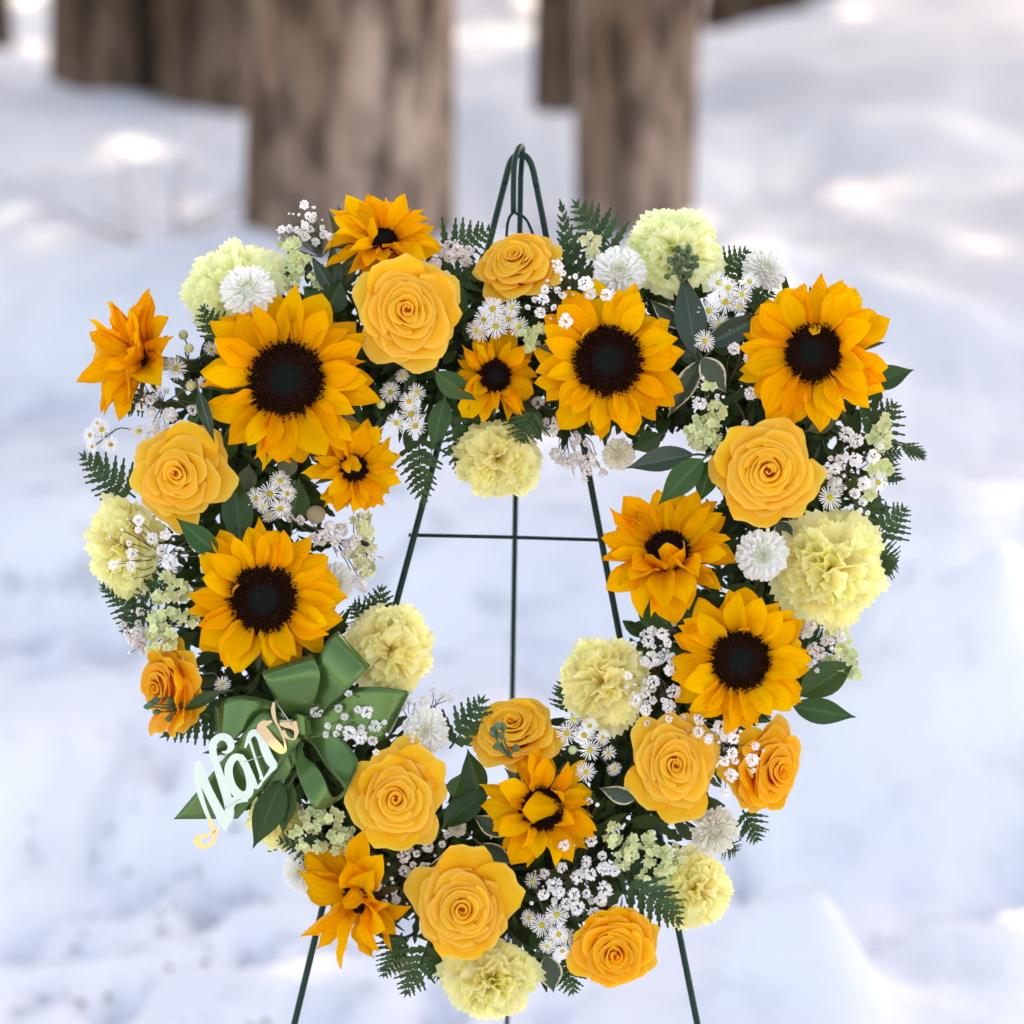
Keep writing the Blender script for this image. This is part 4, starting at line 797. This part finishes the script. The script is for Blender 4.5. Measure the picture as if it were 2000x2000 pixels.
# withered bud beside the thin-petalled daisies
t = thing('dried_bud', 'round dried tan bud at the inner left rim', 'dried bud', Matrix.Translation(W(617, 1005, .02)))
part('bud_head', ball('bud_head', 'dry', 12, 8, .75), t, Matrix.Rotation(1.2, 4, 'X') @ Matrix.Diagonal((.0085, .0085, .0085, 1))); tb = Tubes(); tb.add([(0, .004, 0), (0, .03, -.004)], .0012, 5); part('stem', tb.mesh('stem', 'dry'), t)

# ------------------------------------------------------------------ fern fronds
def pinna(seed):
    q = random.Random(seed); v = []; f = []; n = 9
    for i in range(n):
        t = i / (n - 1); ww = .29 * (1 - t) ** .75 * (1 if i % 2 else .60) + (.02 if i == 0 else 0); ww *= min(1, .4 + t * 5); yy = t + (.05 if i % 2 else -.02); z = -.12 * t * t
        v += [(-ww, yy + .03, z + .10 * ww), (0, t, z), (ww, yy + .03, z + .10 * ww)]
    for i in range(n - 1):
        a = 3 * i; f += [(a, a + 1, a + 4, a + 3), (a + 1, a + 2, a + 5, a + 4)]
    return mesh('leaflet', v, f, 'fern', smooth=False)
PN = [pinna(k) for k in range(3)]
def fern(label, bx, by, tx, ty, wd, d=.0, d2=None, n=9, sp=1.1, first=.12):
    b_ = W(bx, by, d); e = W(tx, ty, d if d2 is None else d2); y = e - b_; L_ = y.length; zh = AN + AX * R.gauss(0, .25) + AU * R.gauss(0, .25)
    M = frame_y(b_, y, zh); t = thing('fern_frond', label, 'fern', M, 'leatherleaf fern tips'); cv = R.uniform(-.10, .10)
    def cl(s): return Vector((cv * L_ * math.sin(s * 2.5), L_ * s, -.06 * L_ * s * s))
    tb = Tubes(); tb.add([cl(s / 7) for s in range(8)], .0011, 5, .0004); part('rachis', tb.mesh('rachis', 'fern'), t)
    n = max(6, n - 1); gap = L_ * (1 - first) / n
    for i in range(n):
        s = first + (1 - first) * (i / n) ** .9
        ln = wd * S * (1 - (i / n) ** 1.15) * R.uniform(.92, 1.08) + .0030; xs = min(ln * 1.25, gap * 2.55 * (1 - .3 * i / n))
        for sd in (-1, 1):
            a = -sd * (sp - .35 * s + R.gauss(0, .06))
            part('leaflet', R.choice(PN), t, Matrix.Translation(cl(min(1, s + (.02 if sd > 0 else 0)))) @ Matrix.Rotation(a, 4, 'Z') @ Matrix.Rotation(sd * R.uniform(-.1, .35), 4, 'Y') @ Matrix.Diagonal((xs, ln * 1.1, ln, 1)))
    part('leaflet', PN[0], t, Matrix.Translation(cl(.90)) @ Matrix.Diagonal((L_ * .14, L_ * .14, L_ * .1, 1)))
for a in [
    ('fern pointing left beside the left rose', 265, 972, 158, 886, 52, -.01, None, 9),
    ('small fern tip below the left edge carnation', 285, 1212, 196, 1142, 38, -.015),
    ('dark fern between the left carnation and statice', 350, 1120, 268, 1172, 50, .01, None, 7),
    ('fern tip under the left statice at the wreath edge', 300, 1180, 240, 1238, 36, -.015),
    ('fern with separate leaflets under the profile rose', 450, 1372, 316, 1440, 62, .0, None, 9, 1.2),
    ('short fern tip left under the pale statice below the bow', 655, 1668, 541, 1650, 44, .0),
    ('dark fern behind the ragged lower left sunflower', 690, 1640, 620, 1712, 52, -.005),
    ('dark fern above the ragged lower left sunflower', 700, 1650, 720, 1730, 60, .0),
    ('narrow fern hanging right of the ragged lower left sunflower', 785, 1822, 747, 1908, 42, .0),
    ('long fern hanging at the bottom left of the lowest roses', 838, 1838, 792, 1946, 56, .005, None, 8),
    ('fern hanging beside the bottom carnation', 850, 1840, 868, 1908, 48, .0, None, 6),
    ('narrow fern hanging into the heart opening at the left', 818, 842, 830, 985, 48, .0, None, 9),
    ('broad fern beside the hanging inner carnation', 925, 800, 890, 905, 60, .012, None, 7),
    ('fern tip under the broad fern at the inner top', 900, 850, 905, 935, 44, .0, None, 7),
    ('dark fern over the top of the hanging inner carnation', 1045, 800, 1022, 866, 44, .03, None, 6),
    ('fern at the top crossing the easel leg', 858, 486, 964, 444, 46, -.02, None, 8, 1.25),
    ('fern with separate leaflets left of the tilted rose', 850, 585, 955, 512, 60, -.015, None, 7, 1.25),
    ('upright fern right of the tilted rose', 1145, 580, 1102, 393, 40, -.01, None, 9, .8),
    ('feathery fern arching behind the upright fern', 1205, 500, 1118, 392, 62, -.03, None, 8, 1.25),
    ('fern leaflets behind the greenish upper right carnation', 1405, 545, 1462, 488, 44, -.02, None, 5),
    ('small toothed fern left of the tall corner sunflower', 1452, 598, 1512, 568, 26, .0, None, 7),
    ('dark fern under the tall corner sunflower at the right', 1690, 860, 1750, 786, 56, -.01, None, 6),
    ('lone fern leaflets reaching furthest right', 1730, 862, 1803, 897, 26, -.02, None, 6, .7, .4),
    ('small fern tip behind pale petals at the right edge', 1700, 890, 1760, 885, 34, -.02, None, 5),
    ('small fern tip beside the right edge daisy', 1700, 900, 1754, 942, 32, -.02, None, 6),
    ('fern pointing up right above the largest carnation', 1708, 1052, 1772, 992, 48, -.01, None, 7),
    ('fern behind the right side of the largest carnation', 1690, 1090, 1752, 1100, 56, -.01, None, 6),
    ('dark fern tip between the right rose and largest carnation', 1670, 1010, 1718, 968, 36, .0, None, 6),
    ('fern tip hanging below the leaning rose', 1450, 1582, 1476, 1646, 38, -.01, None, 7),
    ('tiny fern tip right of the cream pompon', 1412, 1645, 1437, 1664, 26, -.01, None, 5),
    ('fern lying over the lower right edge carnation', 1215, 1722, 1326, 1813, 62, .035, None, 8, .95),
    ('dark fern under the lower right statice', 1200, 1700, 1275, 1720, 56, .015, None, 7),
    ('fern pointing up left of the inner bottom rose', 878, 1462, 941, 1358, 56, .02, None, 7, 1.0),
    ('upright fern above the carnation beside the bow', 722, 1235, 739, 1143, 44, .0, None, 7),
    ('fern tip left of the inner left pompon', 735, 1225, 688, 1180, 44, -.005, None, 6),
    ('small fern tip left of the inner right carnation', 1118, 1395, 1098, 1328, 36, .0, None, 6),
    ('fern tip hanging between bottom carnation and lowest rose', 1110, 1862, 1124, 1942, 42, .0, None, 6),
    ('dark fern tip in front of the upper left carnation', 445, 665, 398, 594, 34, .03, None, 7),
    ('small fern tip under the side-facing sunflower', 300, 765, 236, 806, 32, -.01, None, 6),
    ('dark fern under the right arm statice', 1560, 1270, 1640, 1240, 40, .0, None, 6),
]: fern(*a)

# ------------------------------------------------------------------ single broad leaves
def leaf_mesh(name, m, wid=.22, curl=.15, fold=.25, pt=.85, wave=.0):
    def fn(u, v):
        ww = wid * math.sin(math.pi * min(1, (v ** pt) * .97 + .03)) ** (.85 + .7 * v); z = fold * abs(u) * ww - curl * v * v + wave * math.sin(v * 9) * u * u
        return (u * ww, v, z)
    return grid(name, fn, 7, 11, m)
LM = {m: [leaf_mesh('leaf_blade', m, .25, c, fo, p_, wv) for c, fo, p_, wv in ((.14, .55, .85, .012), (.04, .7, .75, .02), (.26, .45, .8, .025))] for m in ('leaf', 'leaf_blue', 'leaf_cream', 'leaf_olive')}
def leaf(label, bx, by, tx, ty, wd, d=.02, m='leaf', d2=None, tilt=(0, 0)):
    b_ = W(bx, by, d); y = W(tx, ty, d if d2 is None else d2) - b_; L_ = y.length
    zh = AN + AX * (tilt[0] + R.gauss(0, .15)) + AU * (tilt[1] + R.gauss(0, .15)); M = frame_y(b_, y, zh)
    t = thing('leaf', label, 'leaf', M, 'single broad leaves in the wreath')
    part('blade', R.choice(LM[m]), t, Matrix.Diagonal((wd * S / .5, L_, L_ * .6, 1)))
    tb = Tubes(); tb.add([(0, .02 * L_, 0), (0, -.1 * L_, -.003), (0, -.25 * L_, -.012)], .0011, 5); part('stalk', tb.mesh('stalk', 'stem'), t)
for a in [
    ('dark pointed leaf crossing the left of the small middle sunflower', 852, 728, 930, 784, 50, .055),
    ('long leaf hanging between the daisies and the small middle sunflower', 868, 780, 842, 885, 44, .03),
    ('blue-green leaf between the upper right daisies and tall sunflower', 1385, 672, 1505, 608, 50, .03, 'leaf_blue'),
    ('tall dark leaf under the knob of green buds', 1358, 690, 1334, 525, 62, .03, 'leaf_blue'),
    ('rounded cream-edged leaf left of the tall corner sunflower', 1372, 700, 1420, 768, 50, .035, 'leaf_cream'),
    ('narrow cream-edged leaf right of the large middle sunflower', 1370, 705, 1302, 815, 44, .025, 'leaf_cream'),
    ('short dark leaf pointing left at the large middle sunflower', 1372, 700, 1318, 690, 34, .02, 'leaf_blue'),
    ('cream-edged leaf tip above the large middle sunflower', 1330, 640, 1268, 585, 34, .015, 'leaf_cream'),
    ('long pointed leaf at the inner top right aimed left', 1352, 888, 1220, 912, 50, .035, 'leaf_blue'),
    ('long pointed leaf hanging over the right inner sunflower', 1372, 898, 1282, 985, 56, .065),
    ('dark leaf left of the right-hand rose', 1390, 900, 1365, 985, 48, .03),
    ('bright green leaf tip right of the tall corner sunflower', 1690, 752, 1787, 720, 50, -.005),
    ('broad dark leaf right of the left rose', 470, 1060, 455, 918, 62, .03),
    ('dark leaf tip in front of the left rose bottom', 425, 1082, 342, 1010, 46, .065),
    ('narrow blue-green blade between largest sunflower and left rose', 388, 765, 420, 868, 26, .06, 'leaf_blue'),
    ('longest dark leaf hanging below the bow', 548, 1528, 494, 1662, 62, .045, 'leaf', None, (.2, 0)),
    ('second dark leaf hanging below the bow', 568, 1530, 551, 1632, 50, .04, 'leaf', None, (-.3, 0)),
    ('upper of two dark leaves at the right edge', 1565, 1358, 1673, 1288, 70, .02),
    ('lower of two dark leaves at the right edge', 1550, 1378, 1676, 1403, 52, .02),
    ('glossy leaf right of the rose below the bow', 868, 1612, 963, 1532, 56, .03),
    ('small upright leaf behind the rose below the bow', 885, 1555, 902, 1508, 36, .03),
    ('dark leaf under the inner bottom rose', 938, 1560, 912, 1462, 52, .02),
    ('dark leaf under the right inner sunflower', 1310, 1225, 1240, 1150, 72, .025),
    ('second dark leaf under the right inner sunflower', 1350, 1220, 1330, 1140, 56, .03),
    ('cream-edged leaf below the bottom daisies', 1068, 1868, 1082, 1940, 50, .01, 'leaf_cream'),
    ('cream-edged dark leaf left of the petal-crossed sunflower', 990, 1630, 922, 1592, 40, .02, 'leaf_cream'),
    ('cream-edged leaf above the bottom rose', 928, 1668, 822, 1702, 40, .04, 'leaf_cream'),
    ('curled cream-edged leaf below the petal-crossed sunflower', 940, 1650, 1005, 1688, 36, .03, 'leaf_cream'),
    ('cream-edged leaf beside the lower right rose', 1240, 1560, 1168, 1538, 36, .045, 'leaf_cream'),
    ('olive leaf left of the top sunflower', 690, 500, 640, 412, 26, -.01, 'leaf_olive'),
    ('second olive leaf left of the top sunflower', 695, 480, 656, 398, 24, -.015, 'leaf_olive'),
    ('blue-green narrow leaf under the standing baby\'s breath', 655, 575, 605, 495, 30, .01, 'leaf_blue'),
    ('blue-green upright leaf left of the frontal top rose', 655, 575, 650, 468, 32, .005, 'leaf_blue'),
    ('olive leaf between the top sunflower and frontal rose', 650, 570, 712, 482, 34, .0, 'leaf_olive'),
    ('dark leaf between largest sunflower and frontal top rose', 640, 610, 668, 545, 56, .02),
    ('dark broad leaf between largest sunflower and top left statice', 640, 615, 590, 560, 50, .015),
    ('brownish leaf under the largest sunflower beside daisies', 480, 960, 486, 905, 42, .02, 'leaf_olive'),
    ('green leaf left of the small ragged sunflower', 565, 930, 560, 882, 40, .02, 'leaf_olive'),
    ('dark leaf behind the thin-petalled daisies', 570, 1020, 585, 930, 60, .01),
    ('dark leaf between left rose and largest sunflower', 440, 900, 452, 830, 40, .01),
    ('cream-edged leaf above the round frontal pompon', 1520, 1020, 1548, 1062, 42, .025, 'leaf_cream'),
    ('cream-edged leaf at the right end of the largest carnation', 1705, 1110, 1758, 1095, 52, -.015, 'leaf_cream'),
    ('olive twisted leaf between tall sunflower and right-hand rose', 1580, 840, 1640, 820, 30, .02, 'leaf_olive'),
    ('dark leaf right of the upward rose at the top middle', 1160, 600, 1110, 560, 50, .0),
    ('dark leaf under the frontal top rose', 880, 620, 905, 560, 50, .02),
    ('dark leaf below the small middle sunflower', 1010, 800, 1060, 860, 60, .01),
    ('dark leaf below the large middle sunflower', 1290, 850, 1235, 880, 44, .005),
    ('dark narrow leaf over the profile rose stem', 430, 1352, 350, 1390, 26, .052),
]: leaf(*a)

# ------------------------------------------------------------------ satin bow
bw = thing('ribbon_bow', 'green satin ribbon bow with lettered tail at the lower left', 'bow', Matrix.Translation(W(570, 1410, .05))); bi = bw.matrix_world.inverted()
def ribbon(name, secs, n=7):
    """secs: list of (x1,y1,d1, x2,y2,d2) cross-sections in crop pixels; interpolated into a strip with a hem"""
    f = lambda x, y, d: bi @ W(330 + x / 3.864, 1220 + y / 3.864, d)
    A = smooth_path([f(*s[:3]) for s in secs], n); B = smooth_path([f(*s[3:]) for s in secs], n); nu = 9; v = []
    for a, b_ in zip(A, B):
        for i in range(nu):
            v.append(a.lerp(b_, i / (nu - 1)))
    m_ = len(A); fc = [(j * nu + i, j * nu + i + 1, (j + 1) * nu + i + 1, (j + 1) * nu + i) for j in range(m_ - 1) for i in range(nu - 1)]
    o = part(name, mesh(name, v, fc, 'ribbon'), bw); md = o.modifiers.new('thickness', 'SOLIDIFY'); md.thickness = .0004; return o
ribbon('loop', [(880, 700, .050, 1010, 705, .050), (800, 560, .072, 1095, 590, .075), (740, 450, .086, 1140, 400, .088), (705, 372, .082, 1105, 268, .085), (712, 345, .068, 1065, 222, .070), (760, 400, .055, 1060, 280, .055), (860, 620, .042, 1010, 620, .042)])
ribbon('loop', [(1010, 700, .045, 1110, 720, .045), (1090, 560, .055, 1200, 620, .058), (1105, 330, .066, 1340, 500, .068), (1180, 140, .066, 1460, 370, .066), (1255, 60, .058, 1515, 318, .058), (1272, 75, .048, 1500, 330, .048), (1150, 300, .040, 1300, 480, .040), (1060, 650, .036, 1120, 690, .036)])
ribbon('loop', [(1020, 720, .036, 1050, 860, .036), (1200, 620, .040, 1260, 840, .042), (1360, 490, .044, 1480, 890, .044), (1560, 468, .042, 1600, 880, .042), (1790, 498, .034, 1650, 850, .034), (1780, 510, .022, 1640, 840, .024), (1400, 560, .022, 1400, 820, .022), (1060, 720, .028, 1060, 820, .028)])
ribbon('loop', [(900, 640, .040, 820, 780, .040), (740, 565, .045, 640, 760, .050), (560, 535, .052, 480, 880, .058), (430, 560, .052, 380, 930, .054), (360, 612, .042, 362, 900, .042), (370, 620, .028, 375, 880, .028), (560, 560, .022, 560, 820, .022), (860, 650, .030, 840, 760, .030)])
ribbon('loop', [(1000, 800, .050, 940, 930, .050), (1020, 980, .062, 960, 1090, .072), (1110, 1060, .072, 1010, 1230, .086), (1180, 1180, .080, 1090, 1375, .088), (1240, 1300, .074, 1180, 1390, .074), (1330, 1240, .060, 1240, 1352, .062), (1425, 1060, .056, 1330, 1260, .056), (1365, 925, .046, 1180, 1060, .042), (1190, 775, .038, 1080, 900, .034), (1010, 760, .034, 1000, 850, .034)])
ribbon('tail', [(850, 650, .044, 1000, 800, .044), (700, 660, .060, 985, 880, .062), (500, 900, .056, 800, 1110, .056), (260, 1200, .048, 650, 1310, .048), (35, 1468, .044, 520, 1464, .044)])
ribbon('tail', [(960, 830, .035, 1020, 900, .035), (880, 960, .046, 940, 1070, .046), (780, 1110, .044, 860, 1190, .044), (690, 1240, .036, 730, 1286, .036)])
ribbon('knot', [(900, 690, .046, 940, 800, .046), (960, 670, .066, 985, 830, .066), (1030, 690, .066, 1040, 840, .066), (1070, 730, .044, 1080, 830, .044)])

# ------------------------------------------------------------------ cut-out name on the tail
nm = thing('name_lettering', 'cut-out script name Nana in mint and gold on the bow tail', 'lettering', Matrix.Translation(W(450, 1500, .07))); ni = nm.matrix_world.inverted(); LK = [0]
def stroke(name, m, pts, parent=None):
    """pts: (x, y, half width) in crop pixels; a flat plastic stroke 1.6 mm thick"""
    P = smooth_path([Vector((p[0], p[1], p[2])) for p in pts], 6); LK[0] += 1; z0 = .0655 + LK[0] * .00012
    dd = lambda x, y: z0 + (.012 * max(0, (700 - x)) / 700) * 0 - .006 * max(0, (900 - y) / 400)
    v = []; k = len(P)
    for i, p in enumerate(P):
        a, b_ = P[max(i - 1, 0)], P[min(i + 1, k - 1)]; tx, ty = b_.x - a.x, b_.y - a.y; l = math.hypot(tx, ty) or 1; nx_, ny = -ty / l, tx / l
        for s in (-1, 1):
            for th in (0, .0016): x, y = p.x + s * p.z * nx_, p.y + s * p.z * ny; v.append(ni @ W(330 + x / 3.864, 1220 + y / 3.864, dd(x, y) - th))
    f = []
    for i in range(k - 1):
        a = 4 * i; b_ = a + 4; f += [(a, a + 2, b_ + 2, b_), (a + 1, b_ + 1, b_ + 3, a + 3), (a, b_, b_ + 1, a + 1), (a + 2, a + 3, b_ + 3, b_ + 2)]
    f += [(0, 1, 3, 2), (4 * k - 4, 4 * k - 2, 4 * k - 1, 4 * k - 3)]
    return part(name, mesh(name, v, f, m, smooth=False), parent or nm)
lt = stroke('letter_n', 'mint', [(222, 1020, 6), (240, 1120, 34), (290, 1240, 34), (355, 1370, 36), (410, 1480, 38), (425, 1560, 8)])
if True:
    stroke('stem', 'mint', [(420, 1540, 12), (458, 1440, 32), (445, 1330, 34), (405, 1200, 32), (365, 1080, 28), (335, 980, 28), (332, 900, 30), (385, 848, 26), (445, 862, 30), (468, 920, 26), (440, 960, 14), (400, 962, 7)], lt).matrix_parent_inverse = Matrix.Identity(4)
    stroke('stem', 'mint', [(208, 1030, 5), (208, 1130, 24), (225, 1240, 22), (262, 1360, 17), (305, 1470, 15)], lt)
    stroke('tail_loop', 'gold', [(303, 1465, 14), (325, 1520, 14), (345, 1580, 14), (328, 1640, 16), (275, 1678, 15), (225, 1660, 22), (215, 1620, 24), (270, 1595, 12), (330, 1572, 9), (382, 1522, 5)], lt)
la = stroke('letter_a', 'mint', [(560, 1010, 26), (500, 1000, 26), (456, 1060, 30), (452, 1140, 32), (480, 1230, 34), (540, 1290, 36), (598, 1276, 32), (612, 1200, 28), (588, 1100, 24), (545, 1020, 22)])
stroke('stem', 'mint', [(515, 985, 10), (556, 1010, 20), (598, 1095, 24), (636, 1190, 26), (664, 1228, 14), (700, 1195, 8)], la); stroke('link', 'mint', [(445, 1420, 30), (480, 1340, 30), (540, 1315, 28), (595, 1310, 26)], la)
ln_ = stroke('letter_n', 'mint', [(572, 930, 7), (592, 880, 15), (622, 826, 24), (662, 818, 27), (692, 855, 28), (722, 935, 33), (757, 1015, 35), (786, 1064, 32), (765, 1105, 15), (708, 1178, 9), (690, 1205, 7)])
stroke('stem', 'mint', [(606, 870, 12), (622, 915, 9), (644, 985, 9), (670, 1065, 10), (692, 1130, 12), (700, 1170, 16)], ln_)
stroke('arch', 'gold', [(668, 815, 14), (690, 770, 24), (715, 750, 26), (745, 742, 18), (778, 728, 7)], ln_); stroke('stem', 'gold', [(690, 765, 24), (718, 805, 36), (765, 870, 38), (815, 920, 36), (855, 950, 26), (878, 935, 12), (872, 870, 7)], ln_)
lb = stroke('letter_a', 'gold', [(792, 585, 8), (786, 640, 16), (795, 700, 14), (812, 745, 9), (845, 805, 8), (874, 885, 7)])
stroke('bowl', 'gold', [(835, 745, 14), (880, 752, 26), (930, 762, 28), (962, 800, 20), (948, 860, 9), (915, 862, 6), (880, 840, 14), (858, 800, 16)], lb); stroke('stem', 'gold', [(940, 735, 10), (980, 750, 14), (1000, 790, 6)], lb)
for x0, y0, x1, y1 in ((568, 1036, 700, 992), (420, 1385, 545, 1312), (800, 570, 925, 755), (830, 722, 935, 720)):
    tb = Tubes(); tb.add([ni @ W(330 + x0 / 3.864, 1220 + y0 / 3.864, .070), ni @ W(330 + x1 / 3.864, 1220 + y1 / 3.864, .0705)], .0004, 5); part('pin', tb.mesh('pin', 'pin'), nm)
